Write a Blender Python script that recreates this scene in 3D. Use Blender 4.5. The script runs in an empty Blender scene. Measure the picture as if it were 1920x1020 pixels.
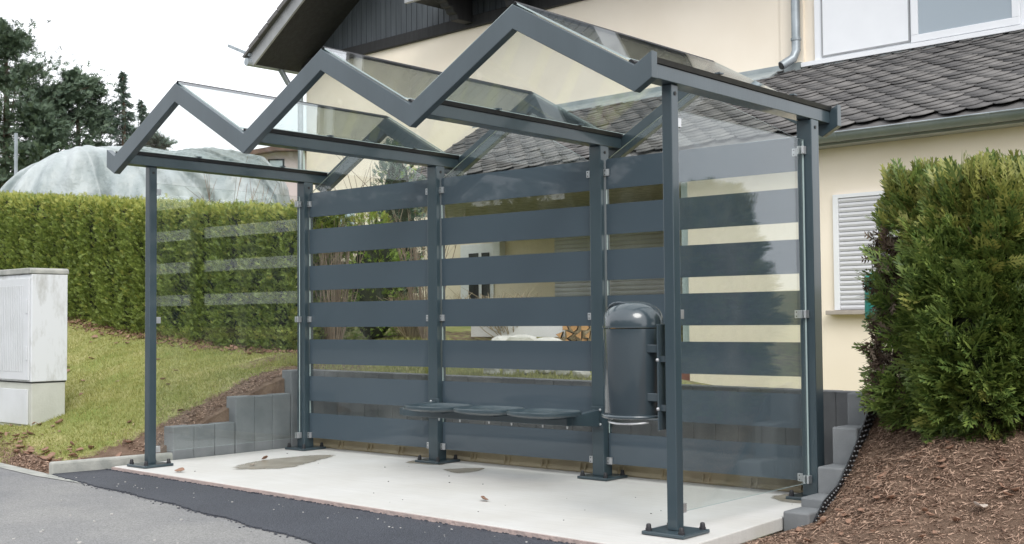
import bpy, bmesh, math
import numpy as np
from mathutils import Vector, Matrix, Euler
R = math.radians
sc = bpy.context.scene
col = sc.collection
rng = np.random.default_rng(7)

# ------------------------------------------------------------------ camera
cam_d = bpy.data.cameras.new('camera'); cam = bpy.data.objects.new('camera', cam_d); col.objects.link(cam)
YAW, PITCH, ROLL = 0.71010, 0.04020, -0.00820
fw = Vector((-math.sin(YAW)*math.cos(PITCH), math.cos(YAW)*math.cos(PITCH), math.sin(PITCH)))
r0 = Vector((math.cos(YAW), math.sin(YAW), 0)); u0 = r0.cross(fw)
rr = r0*math.cos(ROLL)+u0*math.sin(ROLL); uu = -r0*math.sin(ROLL)+u0*math.cos(ROLL)
cam.matrix_world = Matrix(((rr.x, uu.x, -fw.x, 7.808), (rr.y, uu.y, -fw.y, -6.4518), (rr.z, uu.z, -fw.z, 1.0446), (0, 0, 0, 1)))
cam_d.sensor_width = 36; cam_d.lens = 36*2261.47/1920; cam_d.clip_start = .05; cam_d.clip_end = 2000
sc.camera = cam

# ------------------------------------------------------------------ world, sun, exposure
SUN_EL, SUN_AZ = R(42), (0.80, -0.60)
w = bpy.data.worlds.new('World'); sc.world = w; w.use_nodes = True
nt = w.node_tree; bg = nt.nodes['Background']
sky = nt.nodes.new('ShaderNodeTexSky'); sky.sky_type = 'NISHITA'; sky.sun_disc = False
sky.sun_elevation = SUN_EL; sky.sun_rotation = math.atan2(SUN_AZ[0], SUN_AZ[1]); sky.dust_density = 4
hs = nt.nodes.new('ShaderNodeHueSaturation'); hs.inputs['Saturation'].default_value = .35; hs.inputs['Value'].default_value = .3
nt.links.new(sky.outputs[0], hs.inputs['Color'])
add = nt.nodes.new('ShaderNodeVectorMath'); add.operation = 'ADD'; nt.links.new(hs.outputs[0], add.inputs[0])
# overcast cloud layer: soft grey-white variation
tc = nt.nodes.new('ShaderNodeTexCoord'); nz = nt.nodes.new('ShaderNodeTexNoise'); nz.inputs['Scale'].default_value = 1.6; nz.inputs['Detail'].default_value = 5
nt.links.new(tc.outputs['Generated'], nz.inputs['Vector'])
mr = nt.nodes.new('ShaderNodeMapRange'); mr.inputs['To Min'].default_value = 9.6; mr.inputs['To Max'].default_value = 12.5
nt.links.new(nz.outputs[0], mr.inputs['Value'])
sc_ = nt.nodes.new('ShaderNodeVectorMath'); sc_.operation = 'SCALE'; sc_.inputs[0].default_value = (.98, 1.0, 1.035)
nt.links.new(mr.outputs[0], sc_.inputs['Scale']); nt.links.new(sc_.outputs[0], add.inputs[1])
nt.links.new(add.outputs[0], bg.inputs['Color']); bg.inputs['Strength'].default_value = .1
sun_d = bpy.data.lights.new('sun', 'SUN'); sun = bpy.data.objects.new('sun', sun_d); col.objects.link(sun)
sun_d.energy = 1.5; sun_d.angle = R(28); sun_d.color = (1, .97, .92)
sdir = Vector((SUN_AZ[0]*math.cos(SUN_EL), SUN_AZ[1]*math.cos(SUN_EL), math.sin(SUN_EL)))
sun.rotation_euler = sdir.to_track_quat('Z', 'Y').to_euler()
sc.view_settings.view_transform = 'Standard'; sc.view_settings.look = 'None'
sc.view_settings.exposure = .36; sc.view_settings.gamma = 1
sc.cycles.transparent_max_bounces = 32; sc.cycles.max_bounces = 8; sc.cycles.glossy_bounces = 4
sc.render.engine = 'CYCLES'

# ------------------------------------------------------------------ materials
MATS = {}
def nd(nt, t, **k):
    n = nt.nodes.new(t)
    for a, b in k.items():
        if a in n.inputs: n.inputs[a].default_value = b
        else: setattr(n, a, b)
    return n
def mat(name, c1, c2=None, scale=8, rough=.7, bump=0, bscale=None, metal=0, coat=0, spec=.5, detail=6, stretch=None, dist=.02, island=0, trans=0):
    m = bpy.data.materials.new(name); m.use_nodes = True; t = m.node_tree; b = t.nodes['Principled BSDF']
    b.inputs['Roughness'].default_value = rough; b.inputs['Metallic'].default_value = metal
    b.inputs['Coat Weight'].default_value = coat; b.inputs['Coat Roughness'].default_value = .08
    b.inputs['Specular IOR Level'].default_value = spec
    b.inputs['Base Color'].default_value = (*c1, 1)
    tc = nd(t, 'ShaderNodeTexCoord'); vec = tc.outputs['Object']
    if stretch:
        mp = nd(t, 'ShaderNodeMapping'); mp.inputs['Scale'].default_value = stretch; t.links.new(vec, mp.inputs[0]); vec = mp.outputs[0]
    if c2 is not None:
        n = nd(t, 'ShaderNodeTexNoise', Scale=scale, Detail=detail); t.links.new(vec, n.inputs['Vector'])
        rp = nd(t, 'ShaderNodeValToRGB'); rp.color_ramp.elements[0].position = .35; rp.color_ramp.elements[1].position = .65
        rp.color_ramp.elements[0].color = (*c1, 1); rp.color_ramp.elements[1].color = (*c2, 1)
        if island:
            g = nd(t, 'ShaderNodeNewGeometry'); mx = nd(t, 'ShaderNodeMix', data_type='FLOAT'); mx.inputs[0].default_value = island
            t.links.new(n.outputs[0], mx.inputs[2]); t.links.new(g.outputs['Random Per Island'], mx.inputs[3]); t.links.new(mx.outputs[0], rp.inputs[0])
            rp.color_ramp.elements[0].position = .15; rp.color_ramp.elements[1].position = .85
        else: t.links.new(n.outputs[0], rp.inputs[0])
        t.links.new(rp.outputs[0], b.inputs['Base Color'])
    if bump:
        n2 = nd(t, 'ShaderNodeTexNoise', Scale=bscale or scale*4, Detail=8); t.links.new(vec, n2.inputs['Vector'])
        bp = nd(t, 'ShaderNodeBump', Strength=bump, Distance=dist); t.links.new(n2.outputs[0], bp.inputs['Height']); t.links.new(bp.outputs[0], b.inputs['Normal'])
    if trans:
        out = t.nodes['Material Output']; tr = nd(t, 'ShaderNodeBsdfTranslucent'); ms = nd(t, 'ShaderNodeMixShader'); ms.inputs[0].default_value = trans
        if c2 is not None: t.links.new(rp.outputs[0], tr.inputs[0])
        else: tr.inputs[0].default_value = (*c1, 1)
        t.links.new(b.outputs[0], ms.inputs[1]); t.links.new(tr.outputs[0], ms.inputs[2]); t.links.new(ms.outputs[0], out.inputs[0])
    MATS[name] = m; return m

mat('frame_paint', (.030, .050, .062), (.040, .063, .077), 5, .36, .03, 60, coat=.5, stretch=(1, 1, .22))
mat('bin_paint', (.040, .057, .069), (.047, .066, .079), 3, .22, .015, 40, coat=.7)
mat('black_rubber', (.012, .013, .015), (.02, .02, .022), 20, .55)
mat('steel', (.62, .63, .64), (.52, .53, .55), 30, .35, metal=.75)
mat('zinc', (.36, .40, .43), (.25, .285, .305), 5, .45, .05, 30, metal=.5)
mat('gutter_zinc', (.15, .185, .185), (.20, .235, .23), 3, .45, .03, 30, metal=.3)
mat('plastic_cap', (.02, .02, .024), None, 1, .5)
mat('pane_edge', (.42, .50, .50), None, 1, .25)
mat('concrete_block', (.15, .16, .17), (.205, .215, .225), 5, .85, .25, 120, dist=.004)
mat('wall_stone', (.145, .15, .158), (.21, .215, .222), 4, .85, .25, 120, dist=.004)
mat('kerb_concrete', (.40, .40, .37), (.27, .28, .26), 9, .9, .5, 70, dist=.006)
mat('beige_plastic', (.40, .335, .22), (.32, .265, .175), 4, .5, .05)
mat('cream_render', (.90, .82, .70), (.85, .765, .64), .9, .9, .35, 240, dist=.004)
mat('shade_render', (.84, .75, .59), (.80, .71, .56), 1.5, .9, .3, 240, dist=.004)  # tanner copy of the cream render, porch shade put into its colour
mat('white_pvc', (.80, .82, .85), (.77, .79, .82), 3, .3)
mat('dark_wood', (.019, .020, .022), (.012, .012, .014), 14, .75, .3, 30, stretch=(1, 1, .1))
mat('verge_board', (.26, .27, .285), (.34, .35, .36), 3, .7, .2, 40)
mat('slate', (.075, .073, .074), (.17, .163, .158), 14, .6, .3, 60, island=.6, dist=.004)
mat('lead_flash', (.26, .30, .31), (.36, .40, .41), 4, .5, .1, 10)
mat('shutter', (.60, .61, .64), (.55, .56, .59), 3, .5)
mat('sill_stone', (.42, .38, .34), (.34, .31, .28), 10, .8)
mat('cabinet_grey', (.62, .64, .66), (.56, .58, .59), 4, .5, .04, 60)
mat('cabinet_base', (.52, .53, .48), (.45, .46, .41), 5, .7, .1, 60)
mat('tarp', (.25, .295, .30), (.40, .44, .445), 1.6, .42, .5, 2.2, dist=.25)
mat('bark', (.075, .05, .035), (.13, .095, .07), 9, .9, .6, 24, stretch=(1, 1, .25))
mat('twig', (.16, .12, .09), (.27, .21, .16), 9, .9)
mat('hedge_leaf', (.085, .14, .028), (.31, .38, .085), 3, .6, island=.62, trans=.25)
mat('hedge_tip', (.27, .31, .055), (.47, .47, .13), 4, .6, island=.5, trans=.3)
mat('thuja_leaf', (.045, .095, .022), (.23, .30, .07), 5, .5, island=.6, trans=.2)
mat('thuja_tip', (.17, .20, .045), (.34, .34, .09), 5, .5, island=.5, trans=.25)
mat('dead_foliage', (.055, .035, .025), (.13, .085, .06), 8, .85, island=.5)
mat('foliage_core', (.012, .018, .008), (.025, .03, .012), 5, .95)  # near-black, the shaded depth of foliage put into a solid core's colour
mat('conifer_needles', (.045, .08, .055), (.13, .18, .115), 1.5, .7, island=.55)
mat('spruce_needles', (.05, .085, .068), (.13, .18, .14), 1.5, .7, island=.55)
mat('shrub_leaf', (.12, .22, .03), (.36, .48, .10), 4, .55, island=.5, trans=.25)
mat('blue_conifer', (.05, .10, .07), (.20, .27, .20), 5, .6, island=.5)
mat('dry_stems', (.24, .19, .12), (.44, .37, .25), 4, .85, island=.6)
mat('grass_blade', (.19, .235, .05), (.46, .43, .16), 3, .6, island=.45, trans=.3)
mat('straw', (.12, .065, .042), (.44, .30, .22), 7, .85, island=.75)
mat('leaf_brown', (.12, .055, .035), (.36, .22, .15), 5, .6, island=.6)
mat('leaf_grey', (.45, .38, .33), (.52, .45, .39), 9, .7)
mat('white_stone', (.48, .47, .43), (.62, .61, .58), 7, .85, .4, 30)
mat('white_board', (.72, .72, .73), None, 2, .5)
mat('log_bark', (.07, .045, .03), (.12, .08, .055), 10, .9, .4)
mat('log_end', (.50, .30, .14), (.36, .20, .09), 14, .85)
mat('pink_render', (.45, .39, .40), (.50, .43, .44), 2, .9)
mat('stake_metal', (.40, .41, .41), (.48, .49, .49), 8, .5)
mat('teal_net', (.04, .32, .27), (.06, .40, .34), 8, .5)
mat('dimple_grey', (.20, .21, .22), None, 1, .5)
mat('pink_mortar', (.46, .36, .33), (.38, .31, .29), 12, .9, .5, 40)
mat('membrane', (.012, .013, .016), None, 1, .35)
mat('rust_roof', (.10, .06, .05), (.15, .09, .075), 6, .8)
mat('pebble', (.45, .44, .42), None, 1, .8)
mat('crumb', (.03, .03, .03), None, 1, .9)
mat('red_paint', (.26, .07, .05), None, 1, .6)
mat('pale_blue', (.50, .60, .62), None, 1, .5)
mat('tarp_blue', (.35, .5, .62), (.75, .8, .85), 3, .4, .3, 6, dist=.05)

# glass: thin sheet = transparent + fresnel reflection, lightly tinted
def glass_nodes(t, tint=(.93, .97, .96), ior=1.5):
    tr = nd(t, 'ShaderNodeBsdfTransparent'); tr.inputs[0].default_value = (*tint, 1)
    gl = nd(t, 'ShaderNodeBsdfGlossy'); gl.inputs['Roughness'].default_value = .015; gl.inputs['Color'].default_value = (.95, .97, 1, 1)
    fr = nd(t, 'ShaderNodeFresnel'); ge = nd(t, 'ShaderNodeNewGeometry'); mi_ = nd(t, 'ShaderNodeMapRange')
    mi_.inputs['To Min'].default_value = ior; mi_.inputs['To Max'].default_value = 1/ior     # same reflectance from both faces of the sheet
    t.links.new(ge.outputs['Backfacing'], mi_.inputs['Value']); t.links.new(mi_.outputs[0], fr.inputs['IOR'])
    mx = nd(t, 'ShaderNodeMixShader'); t.links.new(fr.outputs[0], mx.inputs[0]); t.links.new(tr.outputs[0], mx.inputs[1]); t.links.new(gl.outputs[0], mx.inputs[2])
    return mx
def dust(t, base, tc, amt):
    mp = nd(t, 'ShaderNodeMapping'); mp.inputs['Scale'].default_value = (1, 1, .35); t.links.new(tc.outputs['Object'], mp.inputs[0])
    n = nd(t, 'ShaderNodeTexNoise', Scale=3.5, Detail=9, Roughness=.72); t.links.new(mp.outputs[0], n.inputs['Vector'])
    r_ = nd(t, 'ShaderNodeMapRange'); r_.inputs['From Min'].default_value = .45; r_.inputs['From Max'].default_value = .8; r_.inputs['To Max'].default_value = amt; t.links.new(n.outputs[0], r_.inputs['Value'])
    d_ = nd(t, 'ShaderNodeBsdfDiffuse'); d_.inputs[0].default_value = (.5, .5, .47, 1); m_ = nd(t, 'ShaderNodeMixShader')
    t.links.new(r_.outputs[0], m_.inputs[0]); t.links.new(base.outputs[0], m_.inputs[1]); t.links.new(d_.outputs[0], m_.inputs[2]); return m_
def mat_glass(name, tint, ior=1.5):
    m = bpy.data.materials.new(name); m.use_nodes = True; t = m.node_tree; t.nodes.remove(t.nodes['Principled BSDF'])
    mx = dust(t, glass_nodes(t, tint, ior), nd(t, 'ShaderNodeTexCoord'), .035); t.links.new(mx.outputs[0], t.nodes['Material Output'].inputs[0]); MATS[name] = m
mat_glass('clear_glass', (.965, .98, .972))
mat_glass('roof_glass', (.945, .965, .955), 1.5)
def mat_banded():
    m = bpy.data.materials.new('banded_glass'); m.use_nodes = True; t = m.node_tree; b = t.nodes['Principled BSDF']
    tc = nd(t, 'ShaderNodeTexCoord'); sx = nd(t, 'ShaderNodeSeparateXYZ'); t.links.new(tc.outputs['Object'], sx.inputs[0])
    # printed bands every 302 mm, each 200 mm high, starting 100 mm above the slab
    s = nd(t, 'ShaderNodeMath', operation='SUBTRACT'); s.inputs[1].default_value = .1; t.links.new(sx.outputs[2], s.inputs[0])
    d = nd(t, 'ShaderNodeMath', operation='DIVIDE'); d.inputs[1].default_value = .3015; t.links.new(s.outputs[0], d.inputs[0])
    f = nd(t, 'ShaderNodeMath', operation='FRACT'); t.links.new(d.outputs[0], f.inputs[0])
    lt = nd(t, 'ShaderNodeMath', operation='LESS_THAN'); lt.inputs[1].default_value = .665; t.links.new(f.outputs[0], lt.inputs[0])
    l2 = nd(t, 'ShaderNodeMath', operation='LESS_THAN'); l2.inputs[1].default_value = 2.12; t.links.new(sx.outputs[2], l2.inputs[0])
    mu = nd(t, 'ShaderNodeMath', operation='MULTIPLY'); t.links.new(lt.outputs[0], mu.inputs[0]); t.links.new(l2.outputs[0], mu.inputs[1])
    b.inputs['Base Color'].default_value = (.07, .1, .13, 1); b.inputs['Roughness'].default_value = .5
    b.inputs['Coat Weight'].default_value = .75; b.inputs['Coat Roughness'].default_value = .03
    n = nd(t, 'ShaderNodeTexNoise', Scale=2.2, Detail=6); t.links.new(tc.outputs['Object'], n.inputs['Vector'])
    rp = nd(t, 'ShaderNodeValToRGB'); rp.color_ramp.elements[0].color = (.040, .062, .082, 1); rp.color_ramp.elements[1].color = (.054, .079, .102, 1); t.links.new(n.outputs[0], rp.inputs[0]); t.links.new(rp.outputs[0], b.inputs['Base Color'])
    g0 = glass_nodes(t, (.935, .95, .935)); g = dust(t, g0, tc, .07); mx = nd(t, 'ShaderNodeMixShader')
    t.links.new(mu.outputs[0], mx.inputs[0]); t.links.new(g.outputs[0], mx.inputs[1]); t.links.new(b.outputs[0], mx.inputs[2])
    t.links.new(mx.outputs[0], t.nodes['Material Output'].inputs[0]); MATS['banded_glass'] = m
mat_banded()
def mat_window():
    m = mat('window_glass', (.33, .39, .44), None, 1, .04); return m
mat_window()
def mat_dirt_cabinet():
    m = mat('cabinet_side', (.58, .60, .62), None, 1, .5); t = m.node_tree; b = t.nodes['Principled BSDF']
    tc = nd(t, 'ShaderNodeTexCoord'); mp = nd(t, 'ShaderNodeMapping'); mp.inputs['Scale'].default_value = (5, 5, 1.6); t.links.new(tc.outputs['Object'], mp.inputs[0])
    n = nd(t, 'ShaderNodeTexNoise', Scale=1.4, Detail=9, Roughness=.7); t.links.new(mp.outputs[0], n.inputs['Vector'])
    rp = nd(t, 'ShaderNodeValToRGB'); e = rp.color_ramp.elements; e[0].position = .47; e[1].position = .72; e[0].color = (.64, .66, .68, 1); e[1].color = (.34, .34, .31, 1)
    t.links.new(n.outputs[0], rp.inputs[0]); t.links.new(rp.outputs[0], b.inputs['Base Color'])
mat_dirt_cabinet()
def mat_slab():
    m = mat('slab_concrete', (.6, .6, .57), None, 1, .75); t = m.node_tree; b = t.nodes['Principled BSDF']; tc = nd(t, 'ShaderNodeTexCoord')
    n = nd(t, 'ShaderNodeTexNoise', Scale=1.3, Detail=10, Roughness=.65); t.links.new(tc.outputs['Object'], n.inputs['Vector'])
    rp = nd(t, 'ShaderNodeValToRGB'); e = rp.color_ramp.elements; e[0].position = .3; e[1].position = .7; e[0].color = (.57, .555, .52, 1); e[1].color = (.66, .655, .64, 1)
    t.links.new(n.outputs[0], rp.inputs[0])
    mp = nd(t, 'ShaderNodeMapping'); mp.inputs['Scale'].default_value = (2, 26, 1); mp.inputs['Rotation'].default_value = (0, 0, .2); t.links.new(tc.outputs['Object'], mp.inputs[0])
    n3 = nd(t, 'ShaderNodeTexNoise', Scale=1.6, Detail=6); t.links.new(mp.outputs[0], n3.inputs['Vector'])
    mx = nd(t, 'ShaderNodeMix', data_type='RGBA', blend_type='MULTIPLY'); mx.inputs[0].default_value = .2
    t.links.new(rp.outputs[0], mx.inputs[6]); t.links.new(n3.outputs[0], mx.inputs[7]); t.links.new(mx.outputs[2], b.inputs['Base Color'])
    n2 = nd(t, 'ShaderNodeTexNoise', Scale=90, Detail=6); t.links.new(tc.outputs['Object'], n2.inputs['Vector'])
    bp = nd(t, 'ShaderNodeBump', Strength=.25, Distance=.004); t.links.new(n2.outputs[0], bp.inputs['Height']); t.links.new(bp.outputs[0], b.inputs['Normal'])
mat_slab()
def mat_asphalt(name, a, c, sp, rough, bs, bstr, vor=420):
    m = mat(name, a, None, 1, rough); t = m.node_tree; b = t.nodes['Principled BSDF']; tc = nd(t, 'ShaderNodeTexCoord')
    n = nd(t, 'ShaderNodeTexNoise', Scale=.9, Detail=8, Roughness=.6); t.links.new(tc.outputs['Object'], n.inputs['Vector'])
    rp = nd(t, 'ShaderNodeValToRGB'); e = rp.color_ramp.elements; e[0].position = .36; e[1].position = .62; e[0].color = (*a, 1); e[1].color = (*c, 1); t.links.new(n.outputs[0], rp.inputs[0])
    v = nd(t, 'ShaderNodeTexVoronoi', Scale=bs); t.links.new(tc.outputs['Object'], v.inputs['Vector'])
    hs = nd(t, 'ShaderNodeSeparateColor'); t.links.new(v.outputs['Color'], hs.inputs[0])
    r2 = nd(t, 'ShaderNodeValToRGB'); e = r2.color_ramp.elements; e[0].position = .0; e[1].position = 1; e[0].color = (.72, .72, .72, 1); e[1].color = (sp, sp, sp, 1); t.links.new(hs.outputs[0], r2.inputs[0])
    mx = nd(t, 'ShaderNodeMix', data_type='RGBA', blend_type='MULTIPLY'); mx.inputs[0].default_value = 1; t.links.new(rp.outputs[0], mx.inputs[6]); t.links.new(r2.outputs[0], mx.inputs[7]); t.links.new(mx.outputs[2], b.inputs['Base Color'])
    bp = nd(t, 'ShaderNodeBump', Strength=bstr, Distance=.006); bp.invert = True; t.links.new(v.outputs['Distance'], bp.inputs['Height']); t.links.new(bp.outputs[0], b.inputs['Normal'])
mat_asphalt('new_asphalt', (.036, .040, .052), (.052, .057, .072), 1.5, .6, 130, .9)
mat_asphalt('old_asphalt', (.17, .172, .178), (.235, .233, .228), 1.3, .85, 160, .25)
def mat_ground():
    m = mat('earth_and_lawn', (.1, .1, .05), None, 1, .95); t = m.node_tree; b = t.nodes['Principled BSDF']; tc = nd(t, 'ShaderNodeTexCoord')
    def ramp(scale, c, d, det=8):
        n = nd(t, 'ShaderNodeTexNoise', Scale=scale, Detail=det, Roughness=.65); t.links.new(tc.outputs['Object'], n.inputs['Vector'])
        rp = nd(t, 'ShaderNodeValToRGB'); e = rp.color_ramp.elements; e[0].position = .35; e[1].position = .65; e[0].color = (*c, 1); e[1].color = (*d, 1); t.links.new(n.outputs[0], rp.inputs[0]); return rp.outputs[0]
    soil = ramp(9, (.115, .068, .043), (.22, .145, .10)); grass = ramp(1.7, (.20, .25, .055), (.42, .38, .17))
    at = nd(t, 'ShaderNodeAttribute'); at.attribute_name = 'soil'
    n = nd(t, 'ShaderNodeTexNoise', Scale=11, Detail=8); t.links.new(tc.outputs['Object'], n.inputs['Vector'])
    a = nd(t, 'ShaderNodeMath', operation='ADD'); t.links.new(at.outputs['Fac'], a.inputs[0]); t.links.new(n.outputs[0], a.inputs[1])
    r2 = nd(t, 'ShaderNodeMapRange'); r2.inputs['From Min'].default_value = .88; r2.inputs['From Max'].default_value = 1.12; t.links.new(a.outputs[0], r2.inputs['Value'])
    mx = nd(t, 'ShaderNodeMix', data_type='RGBA'); t.links.new(r2.outputs[0], mx.inputs[0]); t.links.new(grass, mx.inputs[6]); t.links.new(soil, mx.inputs[7]); t.links.new(mx.outputs[2], b.inputs['Base Color'])
    n2 = nd(t, 'ShaderNodeTexNoise', Scale=35, Detail=10, Roughness=.7); t.links.new(tc.outputs['Object'], n2.inputs['Vector'])
    bp = nd(t, 'ShaderNodeBump', Strength=.9, Distance=.03); t.links.new(n2.outputs[0], bp.inputs['Height']); t.links.new(bp.outputs[0], b.inputs['Normal'])
mat_ground()
def mat_cladding():
    m = mat('cladding', (.05, .06, .07), (.075, .088, .10), 6, .6, .2, 20, stretch=(1, 1, .15)); return m
mat_cladding()
def mat_puddle():
    m = mat('damp', (.33, .30, .24), (.42, .39, .33), 6, .25); t = m.node_tree; b = t.nodes['Principled BSDF']
    at = nd(t, 'ShaderNodeAttribute'); at.attribute_name = 'wet'; tc = nd(t, 'ShaderNodeTexCoord'); n = nd(t, 'ShaderNodeTexNoise', Scale=14, Detail=8); t.links.new(tc.outputs['Object'], n.inputs['Vector'])
    a = nd(t, 'ShaderNodeMath', operation='ADD'); t.links.new(at.outputs['Fac'], a.inputs[0]); t.links.new(n.outputs[0], a.inputs[1])
    r_ = nd(t, 'ShaderNodeMapRange'); r_.inputs['From Min'].default_value = .72; r_.inputs['From Max'].default_value = 1.15; r_.inputs['To Max'].default_value = .93; t.links.new(a.outputs[0], r_.inputs['Value']); t.links.new(r_.outputs[0], b.inputs['Alpha'])
mat_puddle()

# ------------------------------------------------------------------ mesh helpers
class MB:
    def __init__(s, M=None): s.bm = bmesh.new(); s.M = M or Matrix.Identity(4)
    def _v(s, p): return s.bm.verts.new(s.M @ Vector(p))
    def box(s, x0, x1, y0, y1, z0, z1, M=None, mi=0):
        vs = [(x, y, z) for z in (z0, z1) for y in (y0, y1) for x in (x0, x1)]
        if M is not None: vs = [M @ Vector(v) for v in vs]
        v = [s._v(p) for p in vs]; out = []
        for f in ((0, 2, 3, 1), (4, 5, 7, 6), (0, 1, 5, 4), (1, 3, 7, 5), (3, 2, 6, 7), (2, 0, 4, 6)):
            fc = s.bm.faces.new([v[i] for i in f]); fc.material_index = mi; out.append(fc)
        return out
    def prism(s, pts, axis, a, b, M=None, edge_mi=0, mi=0):
        """pts 2D polygon extruded along axis ('x','y','z') from a to b"""
        def P(p, t):
            q = {'x': (t, p[0], p[1]), 'y': (p[0], t, p[1]), 'z': (p[0], p[1], t)}[axis]
            return M @ Vector(q) if M is not None else q
        A = [s._v(P(p, a)) for p in pts]; B = [s._v(P(p, b)) for p in pts]
        s.bm.faces.new(A).material_index = mi; s.bm.faces.new(B[::-1]).material_index = mi
        n = len(pts)
        for i in range(n): s.bm.faces.new([A[i], B[i], B[(i+1) % n], A[(i+1) % n]]).material_index = edge_mi
    def tube(s, pts, rad, seg=10, cap=True):
        pts = [Vector(p) for p in pts]; rads = rad if hasattr(rad, '__len__') else [rad]*len(pts); rings = []
        for i, p in enumerate(pts):
            d = (pts[min(i+1, len(pts)-1)]-pts[max(i-1, 0)]).normalized()
            a = d.orthogonal().normalized() if i == 0 else (prev-d*prev.dot(d)).normalized()
            prev = a; b = d.cross(a)
            rings.append([s._v(p+(a*math.cos(2*math.pi*k/seg)+b*math.sin(2*math.pi*k/seg))*rads[i]) for k in range(seg)])
        for q, r_ in zip(rings, rings[1:]):
            for k in range(seg): s.bm.faces.new([q[k], q[(k+1) % seg], r_[(k+1) % seg], r_[k]])
        if cap: s.bm.faces.new(rings[0][::-1]); s.bm.faces.new(rings[-1])
    def lathe(s, prof, c, seg=32, a0=0, a1=2*math.pi, sx=1, sy=1):
        full = abs(a1-a0-2*math.pi) < 1e-6; n = seg if full else seg+1; rings = []
        for r_, z in prof: rings.append([s._v((c[0]+sx*r_*math.cos(a0+(a1-a0)*k/seg), c[1]+sy*r_*math.sin(a0+(a1-a0)*k/seg), c[2]+z)) for k in range(n)])
        for q, t in zip(rings, rings[1:]):
            for k in range(seg): s.bm.faces.new([q[k], q[(k+1) % n], t[(k+1) % n], t[k]])
    def build(s, name, m, parent=None, bevel=0, smooth=False, seg=2):
        bmesh.ops.recalc_face_normals(s.bm, faces=s.bm.faces[:])
        me = bpy.data.meshes.new(name)
        if parent is not None:
            inv = parent.matrix_basis.inverted() if parent.parent is None else (parent.parent.matrix_basis @ parent.matrix_basis).inverted()
            s.bm.transform(inv)
        s.bm.to_mesh(me); s.bm.free()
        for q in (m if isinstance(m, (list, tuple)) else [m]): me.materials.append(MATS[q])
        o = bpy.data.objects.new(name, me); col.objects.link(o)
        if parent is not None: o.parent = parent
        if smooth: me.polygons.foreach_set('use_smooth', [True]*len(me.polygons))
        if bevel:
            b = o.modifiers.new('bevel', 'BEVEL'); b.width = bevel; b.segments = seg; b.limit_method = 'ANGLE'; b.angle_limit = R(35)
            b.harden_normals = False
        if smooth:
            try: me.set_sharp_from_angle(angle=R(40))
            except Exception: pass
        return o
def thing(name, label, cat, loc=(0, 0, 0), group=None, rz=0):
    o = bpy.data.objects.new(name, None); col.objects.link(o); o.location = loc; o.rotation_euler = (0, 0, rz)
    o.matrix_basis = Matrix.Translation(loc) @ Matrix.Rotation(rz, 4, 'Z'); o.empty_display_size = .2
    o['label'] = label; o['category'] = cat
    if group: o['group'] = group
    return o
def tag(o, label, cat, group=None):
    o['label'] = label; o['category'] = cat
    if group: o['group'] = group
    return o
def kind(o, k): o['kind'] = k; return o
def np_mesh(name, V, F, m, parent=None, smooth=False, mi=None):
    """V (n,3), F (m,k) arrays, one material or list"""
    me = bpy.data.meshes.new(name); V = np.asarray(V, np.float32); F = np.asarray(F, np.int32); k = F.shape[1]
    if parent is not None:
        Mi = parent.matrix_basis.inverted(); Mn = np.array(Mi); V = (V @ Mn[:3, :3].T + Mn[:3, 3]).astype(np.float32)
    me.vertices.add(len(V)); me.vertices.foreach_set('co', V.ravel())
    me.loops.add(F.size); me.loops.foreach_set('vertex_index', F.ravel())
    me.polygons.add(len(F)); me.polygons.foreach_set('loop_start', np.arange(0, F.size, k, dtype=np.int32)); me.polygons.foreach_set('loop_total', np.full(len(F), k, np.int32))
    for q in (m if isinstance(m, (list, tuple)) else [m]): me.materials.append(MATS[q])
    if mi is not None: me.polygons.foreach_set('material_index', np.asarray(mi, np.int32))
    if smooth: me.polygons.foreach_set('use_smooth', np.ones(len(F), bool))
    me.update(calc_edges=True)
    o = bpy.data.objects.new(name, me); col.objects.link(o)
    if parent is not None: o.parent = parent
    return o
def frames(d, roll):
    d = d/np.linalg.norm(d, axis=1, keepdims=True)
    h = np.where(np.abs(d[:, 2:3]) > .95, np.array([[1., 0, 0]]), np.array([[0, 0, 1.]]))
    a = np.cross(h, d); a /= np.linalg.norm(a, axis=1, keepdims=True); b = np.cross(d, a)
    c, s = np.cos(roll)[:, None], np.sin(roll)[:, None]
    return np.stack([a*c+b*s, d, -a*s+b*c], 2)        # columns: local x, local y (growth), local z
def scatter(tv, tf, pos, d, scale, roll):
    Rm = frames(d, roll)
    V = np.einsum('nij,vj->nvi', Rm, tv)*scale[:, None, None]+pos[:, None, :]
    F = tf[None]+(np.arange(len(pos))*len(tv))[:, None, None]
    return V.reshape(-1, 3), F.reshape(-1, tf.shape[1])
def leafquad(p, d, L, W, n=(0, 0, 1)):
    p = np.array(p, float); d = np.array(d, float); d /= np.linalg.norm(d); s = np.cross(d, n); s /= np.linalg.norm(s)
    return [p, p+d*L*.5+s*W/2, p+d*L, p+d*L*.5-s*W/2]
def spray(nb=5, L=1., droop=.25, W=.11, sub=True, rg=rng):
    """flat fan of scale-leaf twigs, growth along +Y, unit length"""
    V = []
    def tw(p, ang, ln, w):
        dz = -droop*ln+rg.normal(0, .08); V.extend(leafquad(p, (math.sin(ang), math.cos(ang), dz), ln, w))
    tw((0, 0, 0), 0, L, W)
    for i in range(nb):
        t = (i+.6)/nb*.82
        for sg in (-1, 1):
            ln = L*(.5-.28*t)*rg.uniform(.8, 1.2); p = (0, t*L, -droop*t*t*.5); a = sg*R(rg.uniform(34, 55)); tw(p, a, ln, W*.8)
            if sub:
                q = (p[0]+math.sin(a)*ln*.45, p[1]+math.cos(a)*ln*.45, p[2]-.02); tw(q, a-sg*R(38), ln*.5, W*.6)
    V = np.array(V); return V, np.arange(len(V)).reshape(-1, 4)

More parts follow.
